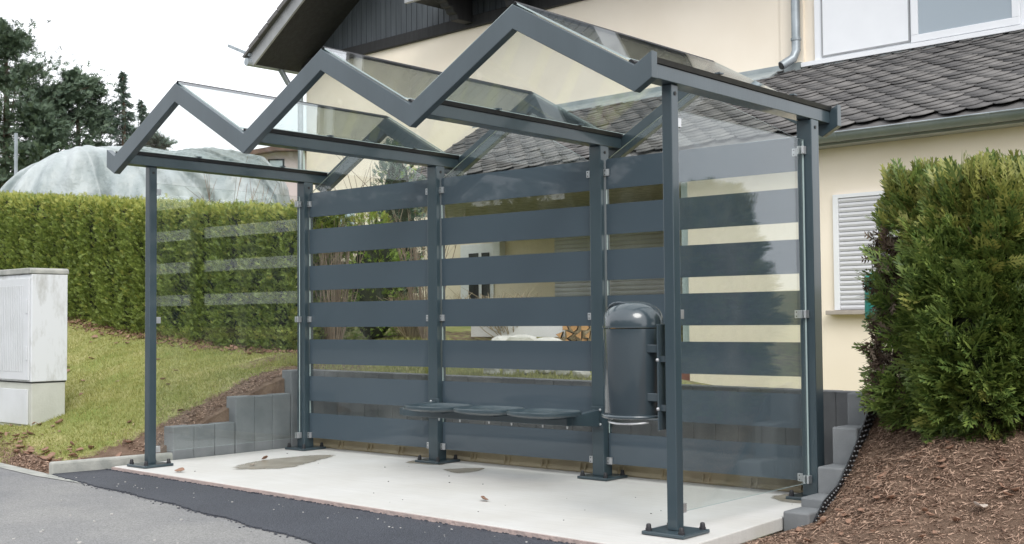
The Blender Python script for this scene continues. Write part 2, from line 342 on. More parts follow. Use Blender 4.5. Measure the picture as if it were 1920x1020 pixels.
# ------------------------------------------------------------------ terrain
CP = np.array([(-.4, -2.02, 0), (-1.4, -1.88, 0), (-3, -1.65, .02), (-5, -1.35, .06), (-9, -.75, .12), (-.42, -1.3, .04), (-.42, -.95, .17), (-.42, -.5, .38), (-.42, .05, .60),
 (-1.45, .13, .59), (-1.48, .76, .72), (-1.57, 1.21, .76), (-3.73, 1.26, .92), (-6.76, 1.6, 1.22), (-8.75, 1.75, 1.41), (-2.05, -1.3, .19), (-1.74, -.77, .34), (-1.2, -1.5, .04), (-.8, -1.1, .16), (-3.7, 0, .55), (-6, .3, .8),
 (0, .5, .6), (2, .5, .585), (4.5, .5, .50), (2, 1.2, .59), (1, 2.5, .78), (-1, 3, .9), (3, 2.5, .2), (4.3, 1, .38), (3.2, 1.3, .36), (2.2, 3.0, .42), (3.8, .55, .48), (5.2, .9, .52), (5, 4.3, .15), (2.2, 4.2, .2), (1.2, 4.3, .2), (.9, 3.5, .45), (0, 6.5, 1.0), (-5, 6.5, 1.2), (-3, 4, 1.05),
 (4.88, -1.6, -.05), (4.88, -1.0, -.05), (4.9, -.7, -.02), (4.9, -.45, .07), (4.9, -.25, .19), (4.9, -.05, .36), (4.9, .25, .56), (5.2, -.75, .17), (5.35, -.5, .34), (5.6, -.35, .46), (6.0, -.7, .33), (6, -1.5, .05), (5.9, -1.0, .19), (5.3, -1.5, .0), (5.2, -1.9, -.03), (7, -1.2, .2), (7, .3, .65), (5.5, .3, .62),
 (9, -1.5, .1), (9, 3, .8), (-15, 8, 2.2), (-30, 15, 3.5), (-60, 40, 4.5), (0, 40, 2.8), (40, 40, 2), (30, 0, 1), (-60, 5, 2.5), (80, 80, 3), (-150, 150, 8), (0, 200, 6)], float)
_d = np.linalg.norm(CP[:, None, :2]-CP[None, :, :2], axis=2); _n = len(CP)
_A = np.zeros((_n+1, _n+1)); _A[:_n, :_n] = -_d; _A[:_n, _n] = 1; _A[_n, :_n] = 1
_w = np.linalg.solve(_A, np.append(CP[:, 2], 0))
def road_edge(x):     # front edge of lawn / soil
    return np.where(x < -.4, -2.02-.146*(x+.4)*1.0*-1*-1, np.interp(x, [-.4, .0, 4.9, 6, 60], [-2.02, -1.55, -1.95, -2.6, -8]))
def hfun(x, y):
    x = np.asarray(x, float); y = np.asarray(y, float); out = np.full(np.broadcast(x, y).shape, _w[_n]); x, y = np.broadcast_arrays(x, y); out = out.copy()
    for i in range(_n): out -= _w[i]*np.hypot(x-CP[i, 0], y-CP[i, 1])
    out += .012*np.sin(x*5.1+y*2.3)*np.sin(y*6.7-x*1.3)+.006*np.sin(x*17+y*9)*np.sin(y*15)
    e = road_edge(x); t = np.clip((y-e)/.10, 0, 1)
    low = -.075; out = np.where(y < e, low, low+(np.maximum(out, -.02)-low)*t)
    pad = (x > np.where(y < -1.09, -.265+.158*(y+1.09), -.30)) & (x < 4.862) & (y < .31); out = np.where(pad, np.where(y < -.8, -.075, -.12), out)
    return out
def geo(a, b, n, r):
    t = (r**np.arange(n+1)-1)/(r**n-1); return a+(b-a)*t
xs = np.unique(np.round(np.concatenate([np.arange(-10, 9, .09), np.arange(-.5, -.2, .012), [4.855, 4.868], geo(-10, -700, 26, 1.25), geo(9, 700, 26, 1.25)]), 4))
ys = np.unique(np.round(np.concatenate([np.arange(-2.7, 7.5, .07), [.30, .32], geo(-2.7, -700, 26, 1.25), geo(7.5, 900, 26, 1.25)]), 4))
GX, GY = np.meshgrid(xs, ys); GZ = hfun(GX, GY)
V = np.stack([GX, GY, GZ], 2).reshape(-1, 3); nx, ny = len(xs), len(ys)
I = (np.arange(ny-1)[:, None]*nx+np.arange(nx-1)[None]).ravel(); F = np.stack([I, I+1, I+nx+1, I+nx], 1)
ground = kind(np_mesh('ground', V, F, 'earth_and_lawn', smooth=True), 'structure')
def soilmask(x, y):
    s = np.zeros_like(x)
    s = np.maximum(s, np.clip((x-4.7)/.1, 0, 1)*np.clip((2-y)/.5, 0, 1))                       # right bank
    s = np.maximum(s, np.clip(1-(np.hypot((x+.3), 0)-.28)/.35, 0, 1)*np.clip((1.0-y)/.4, 0, 1)*(x < 0))    # along left wall
    s = np.maximum(s, np.clip(1-(y-road_edge(x)-.16)/.22, 0, 1)*(x < 0)*np.clip((x+1.9)/.8, 0, 1))   # along kerb
    s = np.maximum(s, np.clip(1-np.abs(y-(1.25-.06*(x+1.6)))/.35, 0, 1)*(x < -1)*.6)                # hedge foot
    s = np.maximum(s, (y > 2.2)*.45*(x > -1.5)); s = np.maximum(s, ((x > -1.5) & (x < -.1) & (y > .3))*.55)
    return s
sm = soilmask(V[:, 0].astype(float), V[:, 1].astype(float))
at = ground.data.attributes.new('soil', 'FLOAT', 'POINT'); at.data.foreach_set('value', sm.astype(np.float32))

def sheet(name, pts, z, m, thick=0):
    b = MB()
    if thick: b.prism(pts, 'z', z-thick, z)
    else: b.bm.faces.new([b._v((p[0], p[1], z)) for p in pts])
    return kind(b.build(name, m), 'structure')
# old road, reaching left, right and toward the viewer
rp = [(-90, 11.1), (-9, -.76), (-1.38, -1.875), (-.40, -2.0), (.0, -1.7), (4.9, -1.9), (5.3, -2.35), (90, -18), (90, -70), (-90, -70)]
rp[0] = (-90, 11.0)
sheet('road', rp, -.036, 'old_asphalt')
# new asphalt strip with ragged outer edge
outer = [(-.47, -1.99), (.145, -2.105), (.6, -2.165), (1.36, -2.265), (2.21, -2.41), (3.2, -2.59), (4.4, -2.86), (5.4, -3.1)]
fine = []
for (a, b) in zip(outer, outer[1:]):
    n = max(2, int(math.hypot(b[0]-a[0], b[1]-a[1])/.03))
    for i in range(n):
        t = i/n; fine.append((a[0]+(b[0]-a[0])*t, a[1]+(b[1]-a[1])*t+rng.normal(0, .006)+.012*math.sin(9*(a[0]+(b[0]-a[0])*t))))
inner = [(5.4, -2.1), (4.9, -1.93), (4.85, -1.80), (-.2, -1.58), (-.31, -1.6), (-.36, -1.8)]
sheet('asphalt_strip', fine+inner, -.026, 'new_asphalt', .009)
# crumbly foot along both edges of the strip
# pale gutter course along the old road's edge
sheet('gutter_course', [(-40, 3.76), (-9, -.77), (-1.38, -1.885), (-.42, -2.01), (.12, -2.10), (.22, -2.13), (-.42, -2.12), (-1.4, -2.0), (-9, -.9), (-40, 3.6)], -.0318, 'kerb_concrete')
# slab
b = MB(); b.prism([(-.21, -1.62), (1.09, -1.685), (3.0, -1.79), (4.31, -1.852), (4.78, -1.875), (4.71, -.62), (4.71, .24), (-.21, .24)], 'z', -.07, 0)
slab = kind(b.build('concrete_slab', 'slab_concrete', bevel=.006), 'structure')
b = MB(); b.prism([(-.21, -1.621), (1.09, -1.686), (3.0, -1.791), (4.31, -1.853), (4.78, -1.876), (4.78, -1.888), (4.31, -1.866), (3.0, -1.803), (1.09, -1.698), (-.22, -1.633)], 'z', -.03, -.004)
kind(b.build('slab_edge', 'pink_mortar'), 'structure')
def blob(name, cpts, z, m, n=40, jit=.02):
    c = np.mean(cpts, axis=0); P = np.array(cpts); out = []
    ang = np.arctan2(P[:, 1]-c[1], P[:, 0]-c[0]); o = np.argsort(ang); P = P[o]; m_ = len(P)
    for i in range(m_):
        p0, p1, p2, p3 = P[i-1], P[i], P[(i+1) % m_], P[(i+2) % m_]
        for k in range(6):
            t = k/6; q = .5*((2*p1)+(-p0+p2)*t+(2*p0-5*p1+4*p2-p3)*t*t+(-p0+3*p1-3*p2+p3)*t**3); out.append(q+rng.normal(0, jit*.2, 2))
    out = np.array(out); n_ = len(out); Vv = [(c[0], c[1], z)]; al = [1.]
    for f_, a_ in ((.55, 1.), (.86, .75), (1.12, 0.)):
        for q in out: Vv.append((*(c+(q-c)*f_), z)); al.append(a_)
    Ft = [[0, 1+i, 1+(i+1) % n_] for i in range(n_)]
    for r_ in range(2):
        for i in range(n_):
            a0, a1, b0, b1 = 1+r_*n_+i, 1+r_*n_+(i+1) % n_, 1+(r_+1)*n_+i, 1+(r_+1)*n_+(i+1) % n_; Ft += [[a0, b0, b1], [a0, b1, a1]]
    o = np_mesh(name, np.array(Vv), np.array(Ft), m); at_ = o.data.attributes.new('wet', 'FLOAT', 'POINT'); at_.data.foreach_set('value', np.array(al, np.float32)); return kind(o, 'structure')
blob('damp_patch', [(.62, -1.17), (.43, -.92), (.36, -.55), (.45, -.2), (.60, -.22), (.76, -.54), (.90, -.90), (.80, -1.10)], .003, 'damp')
blob('damp_patch', [(1.87, -.28), (2.03, -.08), (2.12, -.2), (2.10, -.38), (1.97, -.36)], .003, 'damp')
blob('damp_patch', [(1.33, -.16), (1.34, .06), (1.5, .1), (1.67, -.1), (1.5, -.17)], .003, 'damp')
blob('damp_patch', [(4.33, -.1), (4.36, .08), (4.6, .1), (4.67, -.12), (4.5, -.22)], .003, 'damp')

# kerb stone at the left end of the strip
b = MB(); b.box(0, .07, -.93, 0, -.16, .055, Matrix.Translation((-.29, -1.09, 0)) @ Matrix.Rotation(R(-9), 4, 'Z'))
tag(b.build('kerb_stone', 'kerb_concrete', bevel=.015), 'low grey concrete kerb stone between the dark asphalt strip and lawn', 'kerb')

# ------------------------------------------------------------------ retaining walls
lw = thing('retaining_wall', 'stepped grey block wall climbing beside the lawn on the shelter\'s left', 'wall', (-.28, -.45, 0))
steps = [(-1.115, .25, 3), (-.535, .45, 3), (.03, .645, 2)]
for i, (y0, zt, n) in enumerate(steps):
    y1 = [-.54, .025, .37][i]; wd = (y1-y0)/n
    for k in range(n):
        b = MB(); b.box(-.345+rng.normal(0, .0015), -.215+rng.normal(0, .002), y0+k*wd+.0015, y0+(k+1)*wd-.0015, -.14, zt+rng.normal(0, .002)); b.build('block', 'concrete_block', lw, bevel=.008)
bw = thing('retaining_wall', 'long low grey block wall behind the banded glass back of the shelter', 'wall', (2.2, .3, 0))
x = -.213; k = 0
while x < 4.68:
    wd = .165; x1 = min(x+wd, 4.715)
    b = MB(); zt = .635-.006*(x); b.box(x+.0015, x1-.0015, .25+rng.normal(0, .002), .375, -.14, zt); b.build('block', 'wall_stone', bw, bevel=.006); x += wd
rw = thing('retaining_wall', 'five stepped grey blocks climbing beside the mulch bank on the right', 'wall', (4.79, -.3, 0))
for (y0, y1, zt) in [(-.70, -.505, .035), (-.50, -.305, .085), (-.30, -.118, .228), (-.113, .078, .432), (.083, .37, .612)]:
    b = MB(); b.box(4.722, 4.872, y0, y1, -.14, zt); b.build('block', 'concrete_block', rw, bevel=.01)
# dimpled black membrane between blocks and soil
b = MB(); path = [(-.72, -.05), (-.55, .085), (-.38, .15), (-.24, .27), (-.1, .40), (.05, .56), (.2, .63), (.38, .65)]
poly = [(y, z) for y, z in path]+[(.38, -.1), (-.72, -.12)]
b.prism(poly, 'x', 4.878, 4.886)
mem = b.build('drainage_membrane', 'membrane', None)
tag(mem, 'black dimpled drainage sheet edging the mulch bank beside stepped blocks', 'membrane')
b = MB()
for y in np.arange(-.70, .37, .028):
    zt = np.interp(y, [p[0] for p in path], [p[1] for p in path])
    for j, dz in enumerate((.016, .044, .072)):
        b.lathe([(.0001, .006), (.006, .005), (.0085, 0)], (0, 0, 0), 8)
        vs = b.bm.verts[-24:] if False else None
b = MB()
bmv = []
for i, y in enumerate(np.arange(-.70, .37, .026)):
    zt = float(np.interp(y, [p[0] for p in path], [p[1] for p in path]))
    for j in range(4):
        cy, cz = y+(.013 if j % 2 else 0), zt-.014-j*.026
        b2 = [(4.886, cy+.006*math.cos(a), cz+.006*math.sin(a)) for a in np.arange(0, 6.28, .785)]; c2 = [(4.891, cy+.0035*math.cos(a), cz+.0035*math.sin(a)) for a in np.arange(0, 6.28, .785)]
        A = [b._v(p) for p in b2]; B = [b._v(p) for p in c2]; n = len(A)
        for k in range(n): b.bm.faces.new([A[k], A[(k+1) % n], B[(k+1) % n], B[k]])
        b.bm.faces.new(B)
b.build('dimples', 'dimple_grey', mem)

# beige plastic strip along the foot of the back wall
ed = thing('plastic_edging', 'beige plastic strip with clips along the slab behind the posts', 'edging', (2.2, .18, 0))
b = MB(); b.prism([(.235, -.0), (.165, .0), (.16, .012), (.185, .03), (.185, .075), (.20, .088), (.235, .088)], 'x', -.12, 4.70); b.build('strip', 'beige_plastic', ed, bevel=.004)
for cx in (.24, .59, .95, 1.72, 2.05, 2.4, 2.74, 3.06, 3.41, 3.72, 4.06, 4.4):
    b = MB()
    for s in (-.025, .017): b.prism([(.155, .001), (.182, .001), (.182, .062), (.172, .062)], 'x', cx+s, cx+s+.01)
    b.box(cx-.015, cx+.017, .17, .183, .002, .02); b.build('clip', 'beige_plastic', ed, bevel=.002)

# ------------------------------------------------------------------ bus shelter
B_, D_ = 1.5156, 1.4519; ZP, ZV = 2.6796, 2.2527; SL = (ZP-ZV)/(B_/2)
sh = thing('bus_shelter', 'dark grey steel bus shelter with zigzag gabled glass roof and banded glass back', 'bus shelter', (B_*1.5, -.75, 0))
def post(x, y, w, d, pw, nx):
    b = MB(); b.box(x-w/2, x+w/2, y-d/2, y+d/2, .02, 2.2); p = b.build('post', 'frame_paint', sh, bevel=.005)
    b = MB(); b.box(x-pw/2, x+pw/2, y-pw/2, y+pw/2, .0025, .02); b.build('base_plate', 'frame_paint', p, bevel=.004)
    for sx in (-1, 1):
        for sy in (-1, 1):
            b = MB(); c = (x+sx*(pw/2-.026), y+sy*(pw/2-.026), .02); b.lathe([(.016, 0), (.016, .011), (.013, .013), (.0125, .026), (.009, .033), (.0001, .035)], c, 12); b.build('bolt', 'plastic_cap', p, smooth=True)
    b = MB(); b.tube([(x+w/2+.0005, y, 2.155), (x+w/2+.004, y, 2.155)], .010, 12); b.build('bolt', 'black_rubber', p)
    return p
for k in range(4): post(k*B_+.003, .0, .095, .095, .24, k)
for x in (0, 3*B_): post(x, -D_, .058, .062, .24, 0)
def zig(y0, y1, name):
    top = []; xs_ = [-.10, 0]+[.5*B_*i for i in range(1, 7)]+[3*B_+.10]
    for x in xs_:
        k = round(x/(B_/2)); z = ZV if k % 2 == 0 else ZP
        if x < -.01 or x > 3*B_+.01: z = ZV+.10*SL
        top.append((x, z))
    bm = MB(); TH = .128
    n = len(top)
    tv = [[bm._v((x, y, z)) for x, z in top] for y in (y0, y1)]; bv = [[bm._v((x, y, z-TH)) for x, z in top] for y in (y0, y1)]
    f = bm.bm.faces.new
    for i in range(n-1):
        f([tv[0][i], tv[0][i+1], bv[0][i+1], bv[0][i]]); f([tv[1][i], bv[1][i], bv[1][i+1], tv[1][i+1]])
        f([tv[0][i], tv[1][i], tv[1][i+1], tv[0][i+1]]); f([bv[0][i], bv[0][i+1], bv[1][i+1], bv[1][i]])
    for i in (0, n-1): f([tv[0][i], bv[0][i], bv[1][i], tv[1][i]])
    return bm.build(name, 'frame_paint', sh, bevel=.003)
YF, YB = -1.758, .2426
zig(YF, YF+.05, 'front_frame'); zig(YB-.05, YB, 'rear_frame')
for k in range(4):
    x = k*B_; b = MB(); b.box(x-.05, x+.05, YF+.051, YB-.051, 2.2005, 2.272); o = b.build('roof_beam', 'frame_paint', sh, bevel=.003)
    b = MB(); b.prism([(x-.058, 2.2725), (x+.058, 2.2725), (x+.066, 2.297), (x+.05, 2.297), (x+.03, 2.279), (x-.03, 2.279), (x-.05, 2.297), (x-.066, 2.297)], 'y', YF+.051, YB-.051); b.build('gutter', 'black_rubber', o)
    for yy in (-1.1, -.3):
        b = MB(); b.box(x+.045, x+.075, yy, yy+.04, 2.302, 2.309); b.build('glass_clip', 'frame_paint', o)
for k in range(6):
    xa, xb = (k*B_/2, (k+1)*B_/2); up = k % 2 == 0
    if up: P = [(xa+.058, ZV+.058*SL+.008), (xb-.002, ZP-.002*SL+.008)]
    else: P = [(xa+.002, ZP-.002*SL+.008), (xb-.058, ZV+.058*SL+.008)]
    t = .009
    b = MB(); b.prism([P[0], P[1], (P[1][0], P[1][1]+t), (P[0][0], P[0][1]+t)], 'y', YF+.02, YB+.0, edge_mi=1, mi=1)
    # faces: big faces glass, rims edge
    o_bm = b.bm; o_bm.normal_update()
    for f_ in o_bm.faces:
        f_.material_index = 0 if abs(f_.normal.z) > .5 else 1
    b.build('roof_pane', ['roof_glass', 'pane_edge'], sh)
for k in range(3):
    x = (k+.5)*B_; b = MB(); b.prism([(x-.016, ZP+.000), (x, ZP+.008), (x+.016, ZP+.000), (x+.016, ZP+.006), (x, ZP+.021), (x-.016, ZP+.006)], 'y', YF+.02, YB-.02); b.build('ridge_seal', 'black_rubber', sh)
# rear panes, gable topped, with printed bands
for k in range(3):
    x0, x1 = k*B_+.063, (k+1)*B_-.062; xm = (k+.5)*B_
    b = MB(); T = .010; hp = 2.10+(xm-x0)*SL*.99
    b.prism([(x0, .10), (x1, .10), (x1, 2.10), (xm, hp), (x0, 2.10)], 'y', -.005, .005, edge_mi=1, mi=0); b.build('rear_pane', ['banded_glass', 'pane_edge'], sh)
for x in (0, 3*B_):
    b = MB(); b.prism([(-D_+.045, .10), (-.058, .10), (-.058, 2.082), (-D_+.045, 2.082)], 'x', x-.005, x+.005, edge_mi=1, mi=0); b.build('side_pane', ['clear_glass', 'pane_edge'], sh)
def clamp(x, y, z, ax):
    b = MB()
    if ax == 'x':  # clamp on rear pane; plates in front and behind
        b.box(x-.021, x+.021, y-.019, y-.0055, z-.023, z+.023); b.box(x-.021, x+.021, y+.0055, y+.019, z-.023, z+.023)
        o = b.build('glass_clamp', 'steel', sh, bevel=.002)
        b = MB()
        for dz in (-.012, .012): b.tube([(x-.009, y-.0192, z+dz), (x-.009, y-.0205, z+dz)], .004, 8)
        b.build('screw', 'black_rubber', o)
    else:
        b.box(x-.019, x-.0055, y-.021, y+.021, z-.023, z+.023); b.box(x+.0055, x+.019, y-.021, y+.021, z-.023, z+.023)
        o = b.build('glass_clamp', 'steel', sh, bevel=.002)
for z in (.12, 1.068, 2.018):
    for k in range(3):
        clamp(k*B_+.072, 0, z, 'x'); clamp((k+1)*B_-.07, 0, z, 'x')
    for x in (0, 3*B_):
        clamp(x, -.072, z, 'y'); clamp(x, -D_+.052, z, 'y')

# ------------------------------------------------------------------ bench
bn = thing('bench', 'dark steel bench of three rounded seats bolted between two rear posts', 'bench', (2.3, -.3, 0))
b = MB(); b.box(1.60, 3.085, -.44, -.38, .375, .425); bm_ = b.build('beam', 'frame_paint', bn, bevel=.004)
for x in (1.545, 3.04):
    b = MB(); b.box(x-.05, x+.05, -.062, -.0485, .335, .475); br = b.build('bracket', 'frame_paint', bn, bevel=.002)
    b = MB(); b.prism([(-.0625, .345), (-.0625, .455), (-.39, .425), (-.39, .375)], 'x', x-.025, x+.025); b.build('arm', 'frame_paint', br, bevel=.003)
    for dz in (.36, .455):
        b = MB(); b.lathe([(.009, 0), (.009, .004), (.006, .008), (.0001, .009)], (0, 0, 0), 10); b.bm.transform(Matrix.Translation((x+(.028 if x > 2 else -.03), -.0625, dz)) @ Matrix.Rotation(R(90), 4, 'X')); b.build('bolt', 'steel', br, smooth=True)
for sx_ in (2.035, 2.50, 2.965):
    # superelliptic seat pan with rolled rim
    b = MB(); N = 40; rings = []
    def se(a, rx, ry, p=3.2):
        c, s = math.cos(a), math.sin(a); return (rx*abs(c)**(2/p)*(1 if c > 0 else -1), ry*abs(s)**(2/p)*(1 if s > 0 else -1))
    for (sc_r, z) in [(.02, .452), (.6, .452), (.88, .457), (.92, .468), (.96, .473), (1.0, .468), (1.005, .455), (.99, .449), (.95, .446), (.86, .44), (.7, .432), (.02, .430)]:
        rings.append([b._v((sx_+se(2*math.pi*k/N, .222*sc_r, .19*sc_r)[0], -.52+se(2*math.pi*k/N, .222*sc_r, .19*sc_r)[1], z)) for k in range(N)])
    for q, t in zip(rings, rings[1:]):
        for k in range(N): b.bm.faces.new([q[k], q[(k+1) % N], t[(k+1) % N], t[k]])
    b.bm.faces.new(rings[0]); b.bm.faces.new(rings[-1][::-1])
    st = b.build('seat', 'frame_paint', bn, smooth=True)
    b = MB(); b.box(sx_-.13, sx_+.13, -.62, -.33, .4255, .4295); b.build('seat_mount', 'frame_paint', st)
    for dx in (-.1, .1):
        b = MB(); b.lathe([(.007, .0), (.007, -.008), (.004, -.02), (.0001, -.021)], (sx_+dx, -.41, .3745), 8); b.build('bolt', 'steel', st)

# ------------------------------------------------------------------ litter bin on the front right post
bc = (4.275, -1.40)
bi = thing('litter_bin', 'glossy dark grey round litter bin with domed lid hung on front right post', 'litter bin', (bc[0], bc[1], .5))
RB = .152
b = MB(); b.lathe([(RB-.004, .56), (RB, .565), (RB, .998), (RB-.006, 1.0)], (*bc, 0), 48); b.build('body', 'bin_paint', bi, smooth=True)
b = MB(); b.lathe([(.0001, .575), (RB-.005, .575)], (*bc, 0), 32); b.build('floor', 'bin_paint', bi)
prof = [(RB+.003, 1.003), (RB+.004, 1.012), (RB+.002, 1.03)]+[(RB*math.cos(t)**.8+.002, 1.03+.108*math.sin(t)) for t in np.linspace(.08, 1.56, 16)]+[(.0001, 1.139)]
b = MB(); b.lathe(prof, (*bc, 0), 48); dome = b.build('domed_lid', 'bin_paint', bi, smooth=True)
# raised hood band round the opening
b = MB(); pts = []
for t in np.linspace(-1.25, 1.25, 15): pts.append((bc[0]+(RB+.0)*math.sin(t)*.78-.03*math.cos(t), bc[1]-.028-.06*math.cos(t)*.9, 1.035+.095*math.cos(t)))
b.tube(pts, .007, 8); b.build('lid_rib', 'bin_paint', dome, smooth=True)
b = MB(); rr_ = []
for t in np.linspace(0, 2*math.pi, 49): rr_.append((bc[0]+(RB+.006)*math.cos(t), bc[1]+(RB+.006)*math.sin(t), .560))
b.tube(rr_, .010, 10, cap=False); b.build('base_ring', 'bin_paint', bi, smooth=True)
b = MB(); rr_ = [(bc[0]+(RB-.02)*math.cos(t), bc[1]+(RB-.03)*math.sin(t), .538-.012*abs(math.sin(t))) for t in np.linspace(R(185), R(335), 24)]
b.tube(rr_, .006, 8); b.build('pull_ring', 'steel', bi, smooth=True)
b = MB(); b.box(4.475, 4.4835, -1.49, -1.40, .50, 1.02); pl = b.build('mounting_plate', 'bin_paint', bi, bevel=.002)
for z in (.66, .90):
    b = MB(); b.box(4.40, 4.4745, -1.475, -1.425, z-.02, z+.02); b.build('bracket', 'bin_paint', bi, bevel=.003)
    b = MB(); b.box(4.484, 4.5205, -1.475, -1.43, z-.05-.015, z-.05+.015); sp = b.build('spacer', 'bin_paint', pl)
    b = MB(); b.lathe([(.009, 0), (.008, .006), (.0001, .010)], (0, 0, 0), 10); b.bm.transform(Matrix.Translation((4.4805, -1.4905, z-.055)) @ Matrix.Rotation(R(90), 4, 'X')); b.build('bolt', 'steel', bi, smooth=True)

# ------------------------------------------------------------------ house
HA = R(3.3); HM = Matrix.Rotation(-HA, 4, 'Z')     # local x along facade, local y back, z up
ho = thing('house', 'cream rendered house with dark clad gable and slate lean-to roof behind shelter', 'house', tuple(HM @ Vector((0, 7, .8))), rz=-HA)
def hb(): return MB(HM)
b = hb(); b.box(-9.49, 4.5, 7, 13, -.5, 5.6); b.box(-9.49, 4.5, 7.06, 13, 5.601, 5.9)
b.build('wall', 'cream_render', ho)
b = hb(); b.prism([(-9.49, 5.9), (9, 5.9), (9, 9), (-2.5+1.4, 12)] if False else [(-9.49, 5.9), (4.5, 5.9), (-2.5, 10.3)], 'y', 7.06, 12.5); b.build('gable_wall', 'cladding', ho)
# vertical board cladding
b = hb(); x = -9.49
while x < 4.4:
    top = 5.62+min((x+9.49), 4.5-x)*.62+.35; b.box(x, x+.115, 7.015+rng.uniform(0, .006), 7.04, 5.62, min(top, 10)); b.box(x+.115, x+.13, 7.03, 7.045, 5.62, min(top, 10)); x += .13
b.build('cladding', 'cladding', ho)
b = hb(); b.box(-9.55, 4.5, 6.93, 7.012, 5.60, 5.78); b.build('sill_beam', 'dark_wood', ho, bevel=.01)
# verge roof overhang (left slope of the gable)
PR = math.atan(.60); L = 9.0
for sgn, x0, nm in ((1, -9.62, 'roof'), (-1, 4.7, 'roof')):
    Mv = HM @ Matrix.Translation((x0, 0, 5.62)) @ Matrix.Rotation(-sgn*PR if sgn > 0 else PR+math.pi, 4, 'Y')
    b = MB(); b.M = HM
    def V2(u, v): return (x0+sgn*(u*math.cos(PR)-v*math.sin(PR)), 5.60+u*math.sin(PR)+v*math.cos(PR))
    b.prism([V2(-.05, 0), V2(L, 0), V2(L, .10), V2(-.05, .10)], 'y', 6.02, 13); rf = b.build(nm, 'dark_wood', ho)
    b = hb(); b.prism([V2(-.06, .0-.02), V2(L, -.02), V2(L, .20), V2(-.12, .20)], 'y', 5.98, 6.018); b.build('verge_board', 'verge_board', rf)
    b = hb(); b.prism([V2(-.14, .205), V2(L, .205), V2(L, .25), V2(-.16, .25)], 'y', 5.90, 13); b.build('tiles', 'slate', rf)
    for u in np.arange(.1, 7, .33):
        b = hb(); b.prism([V2(u, .19), V2(u+.31, .18), V2(u+.31, .255), V2(u, .265)], 'y', 5.885, 5.91); b.build('verge_tile', 'slate', rf)
# eaves gutter of the main roof and the bit that sticks out
b = hb(); b.tube([(-9.75, 5.9, 5.62), (-9.75, 9, 5.62)], .07, 10); b.build('eaves_gutter', 'zinc', ho, smooth=True)
b = hb(); b.box(-10.45, -9.72, 5.93, 5.98, 0, .05, Matrix.Translation((0, 0, 5.72)) @ Matrix.Translation((-9.72, 0, 0)) @ Matrix.Rotation(R(22), 4, 'Y') @ Matrix.Translation((9.72, 0, 0))); b.build('gutter_arm', 'zinc', ho)
b = hb(); b.tube([(-9.72, 6.6, 5.58), (-9.70, 6.75, 5.35), (-9.56, 6.92, 5.15), (-9.56, 6.92, .9)], .05, 10); b.build('downpipe', 'zinc', ho, smooth=True)
# balcony: deck on three carved brackets
bal = MB(HM); bal.box(-5.86, 1.5, 6.28, 7.0, 6.02, 6.16); bo = bal.build('balcony', 'dark_wood', ho, bevel=.01)
b = hb(); b.box(-5.90, 1.5, 6.22, 6.278, 5.98, 6.22); b.build('fascia', 'verge_board', bo, bevel=.006)
for x in (-5.2, -4.0, -2.8, -1.6, -.4):
    b = hb(); pr = [(6.929, 5.66), (6.929, 6.018), (6.30, 6.018), (6.30, 5.95), (6.36, 5.90), (6.40, 5.90), (6.44, 5.83), (6.50, 5.83), (6.54, 5.76), (6.60, 5.74), (6.62, 5.66)]
    b.prism(pr, 'x', x-.09, x+.09); b.build('bracket', 'dark_wood', bo, bevel=.012)
# upper windows on the right
b = hb(); b.box(.78, 4.2, 6.955, 6.998, 4.145, 6.2)
w1 = b.build('window', 'white_pvc', ho, bevel=.004)
def frame(mb, x0, x1, z0, z1, y0, y1, t):
    mb.box(x0, x1, y0, y1, z0, z0+t); mb.box(x0, x1, y0, y1, z1-t, z1); mb.box(x0, x0+t, y0, y1, z0+t, z1-t); mb.box(x1-t, x1, y0, y1, z0+t, z1-t)
b = hb(); frame(b, .88, 2.0, 4.17, 6.0, 6.94, 6.953, .02); b.build('panel_trim', 'verge_board', w1)
b = hb(); b.box(.90, 1.98, 6.942, 6.954, 4.19, 5.98); b.build('panel', 'white_pvc', w1)
b = hb(); frame(b, 2.02, 3.24, 4.15, 6.0, 6.92, 6.954, .085); b.build('frame', 'white_pvc', w1, bevel=.006)
b = hb(); b.box(2.105, 3.155, 6.935, 6.95, 4.235, 5.915); b.build('pane', 'window_glass', w1)
b = hb(); b.box(.62, 4.3, 6.90, 6.953, 4.085, 4.140); b.build('sill', 'white_pvc', w1, bevel=.004)
b = hb(); b.box(.30, .62, 6.97, 6.999, 4.1, 6.2); b.build('window_reveal', 'cream_render', ho)
# zinc downpipe ending on the lean-to roof
b = hb(); b.tube([(.56, 6.90, 6.4), (.56, 6.90, 4.30), (.54, 6.86, 4.20), (.46, 6.72, 4.10)], .055, 14); dp = b.build('downpipe', 'zinc', ho, smooth=True)
for z in (4.42, 5.0, 5.6):
    b = hb(); b.tube([(.56, 6.90, z), (.56, 6.90, z+.03)], .064, 14); b.build('collar', 'zinc', dp)
b = hb(); b.tube([(.462, 6.724, 4.102), (.455, 6.712, 4.097)], .046, 14); b.build('pipe_mouth', 'black_rubber', dp)
